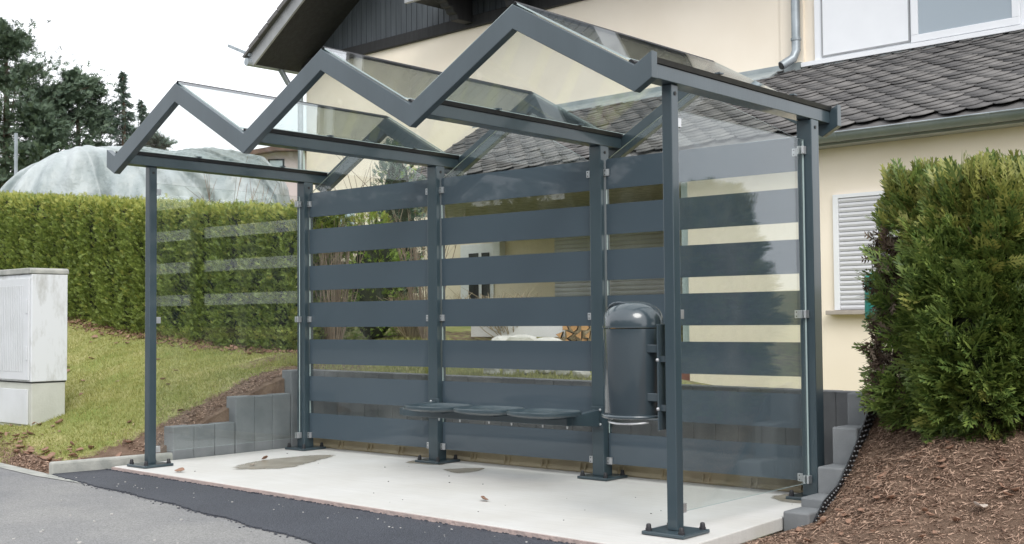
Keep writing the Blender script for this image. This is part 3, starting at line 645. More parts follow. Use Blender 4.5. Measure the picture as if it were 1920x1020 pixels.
# lean-to: front wall, shuttered window
Y0 = 4.5
b = hb(); b.box(.64, 4.9, Y0, 6.99, -.4, 2.68); lt = b.build('lean_to_wall', 'cream_render', ho)
b = hb(); b.box(-4.9, .638, 4.7, 6.99, 2.56, 2.64); b.build('porch_ceiling', 'kerb_concrete', ho)
b = hb(); b.box(2.36, 3.5, Y0-.004, Y0-.002, 1.12, 2.225); wd = b.build('window', 'white_pvc', ho)
b = hb(); b.box(2.36, 3.5, Y0-.03, Y0-.0045, 2.19, 2.225); b.box(2.36, 2.415, Y0-.03, Y0-.0045, 1.12, 2.19); b.build('frame', 'white_pvc', wd)
b = hb(); z = 1.12
while z < 2.18:
    b.prism([(Y0-.006, z), (Y0-.018, z+.003), (Y0-.024, z+.022), (Y0-.018, z+.042), (Y0-.006, z+.045)], 'x', 2.418, 3.5); z += .0465
b.build('roller_shutter', 'shutter', wd)
b = hb(); b.box(2.30, 3.6, Y0-.10, Y0-.001, 1.075, 1.115); b.build('sill', 'sill_stone', wd, bevel=.004)
# recessed porch wall (in the shade of the roof): shutter, door, lamp box
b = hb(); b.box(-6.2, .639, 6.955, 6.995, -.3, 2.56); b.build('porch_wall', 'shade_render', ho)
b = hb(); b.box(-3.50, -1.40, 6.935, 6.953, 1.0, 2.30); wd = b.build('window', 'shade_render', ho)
b = hb(); z = .95
while z < 2.28:
    b.prism([(6.934, z), (6.92, z+.004), (6.914, z+.03), (6.92, z+.056), (6.934, z+.06)], 'x', -3.44, -1.0); z += .062
b.build('roller_shutter', 'shutter', wd)
b = hb(); b.box(-5.42, -4.70, 6.93, 6.953, .9, 2.22); dr = b.build('door', 'white_pvc', ho, bevel=.004)
b = hb(); b.box(-5.22, -5.02, 6.915, 6.929, 1.3, 2.08); b.box(-4.94, -4.78, 6.915, 6.929, 1.3, 2.08); b.build('pane', 'dark_wood', dr)
b = hb(); b.box(-4.62, -4.46, 6.83, 6.953, 2.0, 2.24); b.build('letter_box', 'white_pvc', ho, bevel=.01)
b = hb(); b.box(.47, .60, 4.62, 4.74, .3, 2.55); pp = b.build('porch_post', 'pale_blue', ho)
b = hb(); b.box(.455, .612, 4.605, 4.755, .1, .47); b.build('post_foot', 'red_paint', pp)
# slate lean-to roof: deck + overlapping arched slates laid in rising courses
YE, ZE, YT, ZT = 4.28, 2.80, 6.97, 4.06
XL, XR = -4.0, 5.1
b = hb(); P = [(XL, YE, ZE), (XR, YE, ZE), (XR, YT, ZT), (-4.89, YT, ZT)]
vs = [b._v(p) for p in P]; b.bm.faces.new(vs); vs2 = [b._v((p[0], p[1], p[2]-.10)) for p in P]; b.bm.faces.new(vs2[::-1])
for i in range(4): b.bm.faces.new([vs[i], vs[(i+1) % 4], vs2[(i+1) % 4], vs2[i]])
roof = b.build('lean_to_roof', 'slate', ho)
sl = math.atan2(ZT-ZE, YT-YE); SLN = math.hypot(ZT-ZE, YT-YE)
TV = []; K = 9
arc = [(.0, .34), (.0, .16)]+[(.30*(1-math.cos(t))/1, .16*(1-math.sin(t))) for t in np.linspace(.2, 1.57, 4)]+[(.30+.02, .02), (.32, .34)]
arc = [(0, .36), (0, .25), (.01, .17), (.035, .10), (.08, .035), (.14, .0), (.20, .015), (.25, .065), (.28, .14), (.285, .36)]
top = [(x_, y_, .030-.038*y_/.36) for x_, y_ in arc]; nA = len(arc)
tv = np.array(top+[(x_, y_, z_-.010) for x_, y_, z_ in top]); 
tris = [[0, i, i+1] for i in range(1, nA-1)]
for i in range(nA-1): tris += [[i, i+nA, i+1], [i+1, i+nA, i+nA+1]]
tf = np.array(tris); PV = []; PF = []; cnt = 0; rise = math.tan(R(13))
EXP, WID = .135, .215
for row in range(-24, 36):
    for c in range(-2, 60):
        u = XL-1+c*WID+(row % 2)*WID*.5+rng.normal(0, .006); v = row*EXP+(u-XL)*rise*1.0+rng.normal(0, .004)
        v2 = v-(u-XL)*0; 
        if v < -.03 or v > SLN-.08: continue
        xl = XL-.89*(v/SLN)
        if u < xl-.02 or u > XR-.3: continue
        a = math.atan(rise)+rng.normal(0, .015); ca, sa = math.cos(a), math.sin(a)
        q = tv.copy()*[rng.uniform(.94, 1.06), rng.uniform(.95, 1.05), rng.uniform(.8, 1.3)]; xx = q[:, 0]*ca-q[:, 1]*sa+u; yy = q[:, 0]*sa+q[:, 1]*ca+v
        yy = np.minimum(yy, SLN); zz = q[:, 2]+.012+rng.uniform(0, .004)
        W3 = np.stack([xx, YE+yy*math.cos(sl)-zz*math.sin(sl), ZE+yy*math.sin(sl)+zz*math.cos(sl)], 1); PV.append(W3); PF.append(tf+cnt); cnt += len(tv)
PV = np.concatenate(PV); PF = np.concatenate(PF); Hn = np.array(HM)[:3, :3]; PV = PV @ Hn.T
o = np_mesh('slates', PV, PF, 'slate', ho); o.parent = roof; o.matrix_parent_inverse = Matrix.Identity(4)
# flashing
def strip3(mb, P, h, t): pass
b = hb(); b.box(-4.95, .60, 6.93, 6.999, 4.03, 4.16)
fl0 = b.build('flashing', 'lead_flash', ho, bevel=.004)
b = hb(); b.prism([(6.70, 3.965), (6.93, 4.07), (6.93, 4.10), (6.70, 3.985)], 'x', -4.9, .3); b.build('apron', 'lead_flash', fl0)
b = hb(); b.box(.62, 4.48, 6.93, 6.999, 4.0, 4.08); b.build('flashing', 'lead_flash', ho)
# zinc gutter on the lean-to
gp = [(.075*math.cos(t), .075*math.sin(t)) for t in np.linspace(math.pi, 2*math.pi, 12)]
gp = [(x_, z_) for x_, z_ in gp]+[(x_*.9, z_*.9) for x_, z_ in gp[::-1]]
b = hb(); b.prism([(YE-.06+p, ZE-.03+q) for p, q in gp], 'x', XL, XR); gt = b.build('gutter', 'gutter_zinc', ho, smooth=True)
b = hb(); b.tube([(XL, YE-.135, ZE-.028), (XR, YE-.135, ZE-.028)], .009, 8); b.build('gutter_lip', 'zinc', gt, smooth=True)
for x in np.arange(-3.2, 5.0, .72):
    b = hb(); b.prism([(YE-.06+p*1.05, ZE-.03+q*1.05) for p, q in gp], 'x', x, x+.022); b.build('gutter_joint', 'gutter_zinc', gt, smooth=True)
b = hb(); b.box(XL, XR, YE+.02, YE+.05, ZE-.118, ZE-.01); b.build('fascia', 'lead_flash', ho)
b = hb(); b.box(.64, XR, YE+.05, Y0-.001, ZE-.118, ZE-.10); b.build('soffit', 'verge_board', ho)

# ------------------------------------------------------------------ utility cabinet
cb = thing('utility_cabinet', 'weathered pale grey utility cabinet standing on the lawn beside the road', 'utility cabinet', (-2.35, -1.22, .17))
cz = .14
MC = Matrix.Translation((-2.0, -1.32, cz)) @ Matrix.Rotation(R(-2), 4, 'Z')   # origin: front right corner; x left negative, y back
b = MB(MC); b.box(-.80, 0.0, 0, .30, -.1, .405); bs = b.build('base', 'cabinet_base', cb, bevel=.006)
b = MB(MC); b.box(-.72, -.055, -.014, -.001, .05, .35); b.build('base_panel', 'cabinet_grey', bs, bevel=.003)
b = MB(MC); b.box(-.81, .012, -.012, .312, .415, 1.335); bd = b.build('body', 'cabinet_side', cb, bevel=.006)
b = MB(MC); b.box(-.78, -.012, -.028, -.0125, .43, 1.30); dr = b.build('door', 'cabinet_grey', cb, bevel=.003)
b = MB(MC)
for x in np.arange(-.74, -.10, .034): b.box(x, x+.013, -.0335, -.0285, .50, 1.24)
b.build('ribs', 'cabinet_grey', dr, bevel=.002)
for z in (.60, 1.0):
    b = MB(MC); b.box(-.05, -.028, -.036, -.0285, z, z+.12); b.build('hinge', 'cabinet_grey', dr, bevel=.002)
b = MB(MC); b.prism([(-.82, 1.338), (.018, 1.338), (.018, 1.372), (.0, 1.388), (-.80, 1.388), (-.82, 1.372)], 'y', -.03, .322); b.build('lid', 'kerb_concrete', cb, bevel=.008)
b = MB(MC); b.box(-.80, .004, -.004, .304, .405, .415); b.build('joint', 'dark_wood', cb)

# ------------------------------------------------------------------ foliage builders
SPR = [spray(5, rg=rng) for _ in range(4)]; SPS = [spray(3, sub=False, W=.16, rg=rng) for _ in range(4)]
def foliage(name, parent, pos, d, scale, mats, tipf=None, lib=SPR, label=None):
    n = len(pos); per = np.array_split(rng.permutation(n), len(lib)); Vs = []; Fs = []; Ms = []; c = 0
    for (tv_, tf_), idx in zip(lib, per):
        V_, F_ = scatter(tv_, tf_, pos[idx], d[idx], scale[idx], rng.normal(0, .9, len(idx)))
        Vs.append(V_); Fs.append(F_+c); c += len(V_)
        mi = np.zeros(len(idx), int) if tipf is None else (rng.random(len(idx)) < tipf[idx]).astype(int); Ms.append(np.repeat(mi, len(tf_)))
    return np_mesh(name, np.concatenate(Vs), np.concatenate(Fs), mats, parent, mi=np.concatenate(Ms))
def lump(p, f=1., a=1.):    # cheap smooth noise
    return a*(np.sin(p[:, 0]*3.1*f+1.3)*np.sin(p[:, 2]*2.7*f+p[:, 1]*2.9*f)+.6*np.sin(p[:, 0]*7.3*f+p[:, 2]*5.9*f+2)+.4*np.sin(p[:, 1]*9.1*f-p[:, 0]*4.3*f))

# long clipped hedge on the left
hx0, hx1 = -14.5, -1.62
def hedge_line(x): return 1.18+np.where(x < -3.7, (-3.7-x)*.082, 0)+.08*np.sin(x*.9)*.3
def hedge_top(x): return np.interp(x, [-14.5, -8.7, -6.7, -3.7, -1.52], [3.27, 2.83, 2.63, 2.32, 2.12])
hg = thing('hedge', 'long clipped yellow-green hedge running along the top of the lawn', 'hedge', (-6, 1.8, .9))
n = 62000; u = rng.uniform(0, 1, n); x = hx0+(hx1-hx0)*u**.72; which = rng.random(n)
zb = hfun(x, hedge_line(x)+.1); zt = hedge_top(x); depth = .75
plants = .09*np.abs(np.sin(x*math.pi/.42+.5*np.sin(x*3)))        # each plant of the row bulges a little
t = rng.random(n); face = which < .80
z = np.where(face, zb-.02+(zt-zb)*t, zt+rng.normal(0, .03, n)); y = np.where(face, hedge_line(x)-plants+rng.uniform(-.02, .13, n)+.05*np.clip(t-.8, 0, 1)*5*.3, hedge_line(x)+rng.uniform(0, depth, n))
pos = np.stack([x, y, z], 1); l_ = lump(pos, 1.6, .035); pos[:, 1] += l_; 
hole = (lump(pos[:, [0, 2, 1]], 2.3, 1.) > 1.05) & face & (rng.random(n) < .7); pos[hole, 1] += .12
d = np.stack([rng.normal(0, .45, n), np.where(face, -.55, -.1)+rng.normal(0, .25, n), np.where(face, .55, 1.)+rng.normal(0, .35, n)], 1)
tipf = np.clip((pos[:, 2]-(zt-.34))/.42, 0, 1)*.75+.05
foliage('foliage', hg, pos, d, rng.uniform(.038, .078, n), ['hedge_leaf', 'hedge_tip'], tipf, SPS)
# end face of the hedge
n = 2500; z = rng.uniform(.7, 2.2, n); pos = np.stack([hx1+rng.normal(0, .03, n), rng.uniform(1.15, 1.95, n), z], 1)
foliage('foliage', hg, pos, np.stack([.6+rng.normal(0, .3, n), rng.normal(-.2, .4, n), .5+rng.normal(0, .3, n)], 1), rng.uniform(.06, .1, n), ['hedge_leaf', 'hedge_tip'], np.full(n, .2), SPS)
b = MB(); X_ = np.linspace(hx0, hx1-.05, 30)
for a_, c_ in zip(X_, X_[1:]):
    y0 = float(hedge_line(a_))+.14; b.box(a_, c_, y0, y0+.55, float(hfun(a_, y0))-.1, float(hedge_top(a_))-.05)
b.build('dark_core', 'foliage_core', hg)  # solid dark filling standing for the shaded inside of the hedge

# thuja bushes on the mulch bank, right foreground
def bush(name, label, cx, cy, z0, ztop, rx, ry, n, dead=False, mats=('thuja_leaf', 'thuja_tip'), group=None, smin=.09, smax=.17, lib=SPR, cat='bush', tipk=1., core=True, e=.62, sep=.0):
    t = thing(name, label, cat, (cx, cy, z0), group)
    th = rng.uniform(0, 2*math.pi, n); k = rng.random(n)**.85; H = ztop-z0
    pr_ = (np.sin(np.clip(k*1.02+.02, 0, 1)*math.pi)**.26)*(1-.14*k)
    wob = 1+.13*np.sin(th*3+k*7+cx*3)+.13*np.sin(th*7-k*13)+.10*np.sin(th*13+k*23)
    rr_ = pr_*wob*rng.uniform(.78, 1.04, n)
    pos = np.stack([cx+rx*rr_*np.cos(th), cy+ry*rr_*np.sin(th), z0+.03+H*k*(1-.05*np.abs(np.sin(th*2.5+cx)))], 1)
    d = np.stack([np.cos(th)*(1-.6*k), np.sin(th)*(1-.6*k), -.02+.95*k], 1)+rng.normal(0, .30, (n, 3))
    tipf = np.clip((k-.62)/.38, 0, 1)*.7*tipk+.03
    sc_v = rng.uniform(smin, smax, n)
    mats_ = list(mats)
    if dead:
        dd = (pos[:, 0] < cx+.02) & (pos[:, 0] > cx-.26) & (k > .18) & (k < .80) & (pos[:, 1] < cy+.1) & (np.abs(np.sin(pos[:, 2]*4+pos[:, 0]*9)) > .18)
        keep = ~dd | (rng.random(n) < .05); pos, d, tipf, sc_v = pos[keep], d[keep], tipf[keep], sc_v[keep]
    foliage('foliage', t, pos, d, sc_v, mats_, tipf, lib)
    if core and lib is SPR:
        m_ = 420; th2 = rng.uniform(0, 6.28, m_); q2 = rng.random(m_)**.5*.8; sh_ = np.stack([cx+rx*q2*np.cos(th2), cy+ry*q2*np.sin(th2), z0+H*(.90+.08*rng.random(m_))], 1)
        foliage('foliage', t, sh_, np.array([[0, 0, 1.]])+rng.normal(0, .22, (m_, 3)), rng.uniform(.06, .19, m_), [mats[1], mats[0]], np.full(m_, .3), SPR)
    if dead:
        m_ = 1500; q = np.stack([rng.uniform(cx-.29, cx-.03, m_), rng.uniform(cy-.22, cy+.05, m_), rng.uniform(z0+.12, z0+H*.8, m_)], 1)
        foliage('dead_foliage', t, q, rng.normal(0, 1, (m_, 3))+[0, -.5, .1], rng.uniform(.04, .10, m_), ['dead_foliage', 'twig'], np.full(m_, .2), SPS)
    # trunk and limbs
    b = MB(); b.tube([(cx, cy, z0-.1), (cx+.02, cy, z0+H*.4), (cx, cy+.02, z0+H*.85)], [.03, .02, .006], 8)
    for i in range(26):
        a_ = rng.uniform(0, 6.28); h_ = rng.uniform(.08, .85)*H; q = .85; b.tube([(cx, cy, z0+h_), (cx+rx*.5*math.cos(a_), cy+ry*.5*math.sin(a_), z0+h_+.06), (cx+rx*q*math.cos(a_), cy+ry*q*math.sin(a_), z0+h_+.16)], [.010, .006, .002], 5)
    b.build('trunk', 'bark', t)
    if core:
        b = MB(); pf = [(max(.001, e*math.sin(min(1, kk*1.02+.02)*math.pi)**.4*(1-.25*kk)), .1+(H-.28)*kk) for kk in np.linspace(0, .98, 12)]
        b.lathe(pf, (0, 0, 0), 16); b.bm.transform(Matrix.Translation((cx, cy, z0)) @ Matrix.Diagonal((rx, ry, 1, 1))); b.build('dark_core', 'foliage_core', t, smooth=True)  # solid dark filling for the shaded inside of the bush
    return t
bush('thuja_bush', 'dark green thuja with a bare brown gap, nearest the stepped blocks', 5.25, .06, .44, 1.77, .28, .32, 3300, dead=True, e=.42, group='thuja bushes on the mulch bank')
bush('thuja_bush', 'full green thuja reaching lowest over the mulch, at the right edge', 5.60, -.08, .36, 1.76, .36, .38, 5600, group='thuja bushes on the mulch bank')
bush('thuja_bush', 'thuja cut off by the right edge, behind the full one', 5.98, .16, .45, 1.71, .38, .40, 4600, group='thuja bushes on the mulch bank')
# stake, net and rail
b = MB(); b.tube([(4.6, .84, .4), (4.6, .84, 1.35)], .019, 10); tag(b.build('garden_stake', 'stake_metal', smooth=True), 'thin grey metal stake behind the thuja', 'stake')
b = MB(); pts = [(4.56+.06*math.cos(a)*(1+.2*math.sin(3*a)), .78+.05*math.sin(a)) for a in np.linspace(0, 6.28, 16)[:-1]]; b.prism([(p[0]+.02, p[1]) for p in pts], 'z', 1.06, 1.30); o = b.build('garden_net', 'teal_net', smooth=True); tag(o, 'turquoise netting bundle hanging behind the thuja', 'netting')
for v in o.data.vertices: v.co.x += float(rng.normal(0, .012)); v.co.z += float(rng.normal(0, .02))

# ------------------------------------------------------------------ planting behind the shelter
bush('clipped_shrub', 'bright green rounded clipped shrub seen through left glass gaps', -1.44, 2.1, .78, 2.22, .30, .30, 1500, mats=('shrub_leaf', 'hedge_tip'), smin=.05, smax=.09, lib=SPS, cat='shrub', e=.85)
bush('small_conifer', 'grey-green small conifer in front of the cream wall', -2.33, 3.3, .95, 3.22, .30, .30, 1600, mats=('blue_conifer', 'shrub_leaf'), smin=.06, smax=.11, lib=SPS, cat='conifer', tipk=.3, e=.8)
def bare_shrub(name, label, cx, cy, z0, h, r, n, m='twig', thick=.006, cat='shrub', group=None):
    t = thing(name, label, cat, (cx, cy, z0), group); b = MB()
    for i in range(n):
        a = rng.uniform(0, 6.28); q = rng.uniform(.15, 1); p = Vector((cx+.05*math.cos(a), cy+.05*math.sin(a), z0)); d_ = Vector((q*r*math.cos(a), q*r*math.sin(a), h*rng.uniform(.6, 1)))
        m1 = p+d_*.5+Vector(rng.normal(0, .05*r+.01, 3)); e_ = p+d_; b.tube([p, m1, e_], [thick, thick*.7, thick*.3], 4, cap=False)
        for j in range(3):
            s = m1.lerp(e_, rng.uniform(0, .8)); b.tube([s, s+Vector((rng.normal(0, .25*r), rng.normal(0, .25*r), rng.uniform(.05, .28)*h))], [thick*.5, thick*.2], 4, cap=False)
    b.build('twigs', m, t); return t
bare_shrub('bare_shrub', 'leafless brown shrub between hedge and clipped shrub', -1.52, 1.62, .76, 1.35, .28, 60)
bare_shrub('bare_shrub', 'leafless twiggy shrub right of the clipped shrub', -.75, 2.2, .8, 1.5, .35, 40)
bare_shrub('bare_shrub', 'tall thin leafless shrub before the cream wall', -2.9, 3.6, 1.0, 2.1, .6, 16, thick=.008)
for (x, y, zz, r, lab) in [(-1.1, 2.3, .82, .35, 'dry straw-coloured grass clump beside the clipped shrub'), (-.2, 2.9, .9, .45, 'dry straw-coloured clump behind the middle glass'), (.35, 3.4, .9, .45, 'dry lavender clump in front of the porch door'), (-.75, 3.2, .95, .45, 'taller dry clump left of the porch door')]:
    bare_shrub('dry_clump', lab, x, y, hfun(x, y).item()-.02, .5+.1*(zz-.8), r, 130, 'dry_stems', .006, 'plant')
# edging stones and boulders
def stone(x, y, z, s, m='white_stone', lab=None, group=None, sq=(1, .8, .6)):
    b = MB(); bmesh.ops.create_icosphere(b.bm, subdivisions=2, radius=1)
    for v in b.bm.verts:
        c = v.co; k = 1+.18*math.sin(c.x*3+x*9)+.14*math.sin(c.y*4+y*5)+.1*math.sin(c.z*5+x*3); c *= k; c.x = max(-.85, min(.85, c.x)); c.z = max(-.8, min(.8, c.z))
    b.bm.transform(Matrix.Translation((x, y, z)) @ Matrix.Rotation(rng.uniform(0, 3), 4, 'Z') @ Matrix.Diagonal((s*sq[0], s*sq[1], s*sq[2], 1)))
    o = b.build('stone', m); tag(o, lab, 'stone', group); return o
for i, t in enumerate(np.linspace(0, 1, 9)):
    x, y = 1.42+t*.95, .72+t*.62; stone(x, y, hfun(x, y).item()+.035, .075, 'white_stone', 'pale edging stone in the row just above the block wall', 'pale edging stones above the wall')
for (x, y, s, lab) in [(.42, 2.3, .16, 'large white boulder left of the firewood'), (.66, 2.35, .12, 'small white boulder touching the firewood'), (.15, 2.35, .13, 'grey-white boulder leftmost of those near firewood')]:
    stone(x, y, hfun(x, y).item()+.05, s, lab=lab, sq=(1.4, .9, .55))
b = MB(); x, y = -.05, 2.75; b.box(-.6, .6, -.02, .02, 0, .14, Matrix.Translation((x, y, hfun(x, y).item()+.1))); tag(b.build('white_board', 'white_board'), 'low white board lying in the dry planting', 'board')
# firewood: a stack of split logs
fx, fy = .86, 2.72; fz = hfun(fx, fy).item()
for r_ in range(4):
    for c in range(6):
        rad = .043+rng.uniform(-.012, .010); cx_ = -.25+c*.09+(r_ % 2)*.045+rng.normal(0, .006); cz_ = fz+.03+r_*.072
        t = thing('log', 'split firewood log in the stack against the shuttered wall', 'log', (fx+cx_, fy, cz_), 'firewood logs')
        kk = rng.integers(3, 7); a0 = rng.uniform(0, 6); pts = [(cx_+fx+rad*rq*math.cos(a0+2*math.pi*(i+rj)/kk), cz_+rad*rq*math.sin(a0+2*math.pi*(i+rj)/kk)) for i, rq, rj in zip(range(kk), rng.uniform(.75, 1.2, kk), rng.uniform(-.2, .2, kk))]
        M_ = Matrix.Translation((fx, fy, 0)) @ Matrix.Rotation(R(35), 4, 'Z') @ Matrix.Translation((-fx, -fy, 0)); yj = rng.normal(0, .015)
        b = MB(M_); b.prism(pts, 'y', fy-.14+yj, fy+.14); b.build('bark', 'log_bark', t)
        b = MB(M_); b.prism([(fx+cx_+(p[0]-fx-cx_)*.93, cz_+(p[1]-cz_)*.93) for p in pts], 'y', fy-.143+yj, fy-.1402+yj); b.build('cut_end', 'log_end', t)

# ------------------------------------------------------------------ tarpaulin-covered stack behind the hedge
def tarp():
    o = thing('tarpaulin_cover', 'grey-green tarpaulin draped over a long stack behind the hedge', 'tarpaulin', (-11.5, 6.2, 1.8))
    a = Vector((-13.8, 3.95, 0)); e_ = Vector((-9.75, 7.65, 0)); ax = (e_-a); Ln = ax.length; ax.normalize(); nn = Vector((-ax.y, ax.x, 0)); NU, NVv = 220, 80; Vv = []
    ridge_u = [0, .03, .09, .2, .3, .45, .62, .8, .9, .97, 1.0]; ridge_z = [2.5, 3.5, 3.9, 4.28, 4.38, 4.34, 4.32, 4.28, 4.15, 3.7, 2.5]
    for i in range(NU+1):
        u = i/NU; zt = np.interp(u, ridge_u, ridge_z)
        for j in range(NVv+1):
            v = -1+2*j/NVv; s = abs(v); zz = 1.7+(zt-1.7)*(1-s**2.6)**.62 if s < 1 else 1.7
            ph = (u-.22)/(.10+s*.5); fold = .26*(abs(math.sin(ph*9))**.55-.5)*s*min(1, 3*abs(ph)+.4)+.07*math.sin(ph*27+2*s)*s+.035*math.sin(u*73+2.5*math.sin(v*4))*s**.7+.05*math.sin(u*17-v*5)
            y_ = v*1.25; p = a+ax*(u*Ln)+nn*(.6+y_+fold*(-1 if v < 0 else 1)); Vv.append((p.x, p.y, zz+fold*.5*(1-s)+.02*math.sin(u*29)))
    idx = lambda i, j: i*(NVv+1)+j
    Fs = [[idx(i, j), idx(i+1, j), idx(i+1, j+1), idx(i, j+1)] for i in range(NU) for j in range(NVv)]
    c = np_mesh('cover', np.array(Vv), np.array(Fs), 'tarp', o, smooth=True)
    m_ = c.modifiers.new('solid', 'SOLIDIFY'); m_.thickness = .02
tarp()
b = MB(); b.tube([(-15.25, 5.25, 1.9), (-15.22, 5.23, 4.85)], .035, 10); tag(b.build('metal_pole', 'zinc'), 'thin grey metal pole left of the tarpaulin', 'pole')
b = MB(); pts = [(.22*math.cos(a)*(1+.15*math.sin(4*a)), .22*math.sin(a)) for a in np.linspace(0, 6.28, 20)[:-1]]; b.prism(pts, 'z', 0, .75, Matrix.Translation((-6.3, 5.9, 2.1))); o = b.build('tarp_bundle', 'tarp_blue', smooth=True)
for v in o.data.vertices: v.co.x += float(rng.normal(0, .02)); v.co.y += float(rng.normal(0, .02))
tag(o, 'small blue and white sheet bundle at the tarpaulin\'s right end', 'sheet')

# ------------------------------------------------------------------ neighbour house
nh = thing('neighbour_house', 'distant pinkish house with brown roof showing above the tarpaulin', 'house', (-20.2, 15.9, 3))
NM = Matrix.Translation((-20.2, 15.4, 0)) @ Matrix.Rotation(R(40), 4, 'Z')
b = MB(NM); b.box(-.9, 1.0, 0, 5, 1, 6.0); b.build('wall', 'pink_render', nh)
b = MB(NM); b.prism([(-1.1, 5.78), (.2, 5.98), (1.25, 5.98), (1.25, 6.08), (.1, 6.10), (-1.2, 5.88)], 'y', -.35, 5.2); b.build('roof', 'rust_roof', nh)
b = MB(NM); b.box(-.05, .42, -.03, -.002, 5.25, 5.78); wi = b.build('window', 'dark_wood', nh)
b = MB(NM); b.box(.0, .37, -.045, -.031, 5.30, 5.73); b.build('pane', 'window_glass', wi)
b = MB(NM); b.tube([(.95, -.15, 3), (.95, -.15, 6.05)], .09, 10); b.build('downpipe', 'pale_blue', nh)
n2 = thing('neighbour_house', 'dark brown roof of a house between pale downpipe and cream house corner', 'house', (-22, 21, 3))
b = MB(Matrix.Translation((-22.6, 21.4, 0)) @ Matrix.Rotation(R(40), 4, 'Z')); b.prism([(-1, 3), (5, 3), (5, 6.1), (2.3, 5.3), (1.7, 6.6), (.2, 7.4), (-1, 6.6)], 'y', 0, 5); b.build('roof', 'rust_roof', n2)

# ------------------------------------------------------------------ trees
def conifer(name, label, x, y, z0, h, r, n, style='pine', m='conifer_needles', group='conifers behind the tarpaulin', ls=(.15, .34), lo=.12):
    t = thing(name, label, 'tree', (x, y, z0), group); b = MB(); b.tube([(x, y, z0), (x+.1, y, z0+h*.5), (x, y, z0+h*.97)], [h*.022, h*.014, .03], 10); P = []; Dd = []; S = []
    nb = 64 if style == 'pine' else 150
    for i in range(nb):
        k = lo+(1-lo)*(i+rng.random())/nb
        if style == 'pine': prof = (1-((k-.42)/.62)**2 if k > .42 else .85+.15*k/.42); prof = max(.10, prof)*rng.uniform(.55, 1.15)
        else: prof = max(.02, (1-k)**1.0*1.6)*rng.uniform(.6, 1.15)
        a = rng.uniform(0, 6.28); Lb = r*prof; s = Vector((x, y, z0+h*k*.97)); up_ = rng.uniform(.05, .45) if style == 'pine' else rng.uniform(-.35, .05)
        e_ = s+Vector((math.cos(a)*Lb, math.sin(a)*Lb, Lb*up_)); mid = s.lerp(e_, .5)+Vector((0, 0, -.05*Lb))
        b.tube([s, mid, e_], [max(.02, .035*Lb*.5), .02*Lb*.5+.008, .006], 5, cap=False)
        m_ = int(n/nb); q = rng.uniform(.25, 1.05, m_)**.8
        base = np.array(s)[None]*(1-q[:, None])+np.array(e_)[None]*q[:, None]
        w_ = (.135 if style == 'pine' else .07)*Lb*(.45+.7*q)[:, None]+(.07 if style == 'pine' else .04)
        base = base+rng.normal(0, 1, (m_, 3))*w_*[1, 1, .5]
        P.append(base); dd = np.array([math.cos(a), math.sin(a), .5 if style == 'pine' else -.25])[None]+rng.normal(0, .55, (m_, 3)); Dd.append(dd); S.append(rng.uniform(ls[0], ls[1], m_)*(1 if style == 'pine' else max(.5, 1.3-k)))
    b.build('trunk', 'bark', t)
    foliage('crown', t, np.concatenate(P), np.concatenate(Dd), np.concatenate(S), [m], None, SPS)
    return t
conifer('pine_tree', 'tallest dark pine, cut off by the left edge', -35.5, 15.1, 3.2, 9.3, 3.2, 19000)
conifer('pine_tree', 'broad dark pine between the tallest pine and the twin-topped one', -32.9, 15.1, 3.0, 5.9, 1.7, 7000)
conifer('pine_tree', 'rounded open pine left of the pointed spruce', -34.1, 17.2, 3.4, 7.3, 1.8, 10500)
conifer('pine_tree', 'low dark pine filling below the rounded open pine', -31.6, 16.2, 3.0, 3.4, 2.3, 8000)
conifer('spruce_tree', 'tallest pointed spruce with a thin spire', -32.6, 18.2, 3.4, 7.3, 1.15, 7500, 'spruce', 'spruce_needles')
conifer('spruce_tree', 'shorter pointed spruce right of the tallest spire', -32.7, 19.05, 3.4, 6.3, .9, 5000, 'spruce', 'spruce_needles')
conifer('spruce_tree', 'narrow spruce tip just left of the shelter frame', -34.4, 20.5, 3.6, 6.0, .8, 4000, 'spruce', 'spruce_needles')
conifer('conifer_tree', 'low rounded grey-green conifer seen through the first gable', -32.7, 19.7, 3.4, 5.0, 1.2, 5000, 'pine', 'spruce_needles')
conifer('pine_tree', 'small bright-edged pine behind the metal pole', -20.5, 4.6, 2.0, 2.2, .9, 1500, 'pine', 'shrub_leaf')
bare_shrub('bare_shrub', 'brown leafless scrub between the pole and hedge', -16.2, 4.3, 2.0, 2.0, .8, 60, 'dry_stems', .014)
for (x, y, h_, lab) in [(-8.3, 3.4, 1.9, 'thin leafless sapling in front of tarpaulin, left of front post'), (-6.0, 3.6, 2.1, 'thin leafless sapling in front of tarpaulin, right of front post'), (-10.6, 3.6, 1.3, 'small leafless sapling before the tarpaulin folds')]:
    bare_shrub('bare_sapling', lab, x, y, 1.2, h_, .7, 14, 'twig', .009, 'sapling')

# ------------------------------------------------------------------ grass, litter, leaves
def blades(name, n, fx, m, hmin, hmax, wd=.006, lean=.5):
    x, y = fx(n); z = hfun(x, y); k = len(x); a = rng.uniform(0, 6.28, k); h_ = rng.uniform(hmin, hmax, k); ln = rng.uniform(0, lean, k)
    p = np.stack([x, y, z-.004], 1); s = np.stack([np.cos(a), np.sin(a), 0*a], 1)*wd; b_ = rng.uniform(0, 6.28, k); top = p+np.stack([np.cos(b_)*h_*ln, np.sin(b_)*h_*ln, h_], 1)
    V_ = np.stack([p-s, p+s, top], 1).reshape(-1, 3); F_ = np.arange(3*k).reshape(-1, 3); return kind(np_mesh(name, V_, F_, m), 'stuff')
def lawn_pts(n):
    x = -.35-9.5*rng.random(n)**1.5; e = road_edge(x); y = e+.03+(hedge_line(x)+.1-e)*rng.random(n)
    s = soilmask(x, y); keep = (rng.random(n) > s*1.3) & (x < -.36); return x[keep], y[keep]
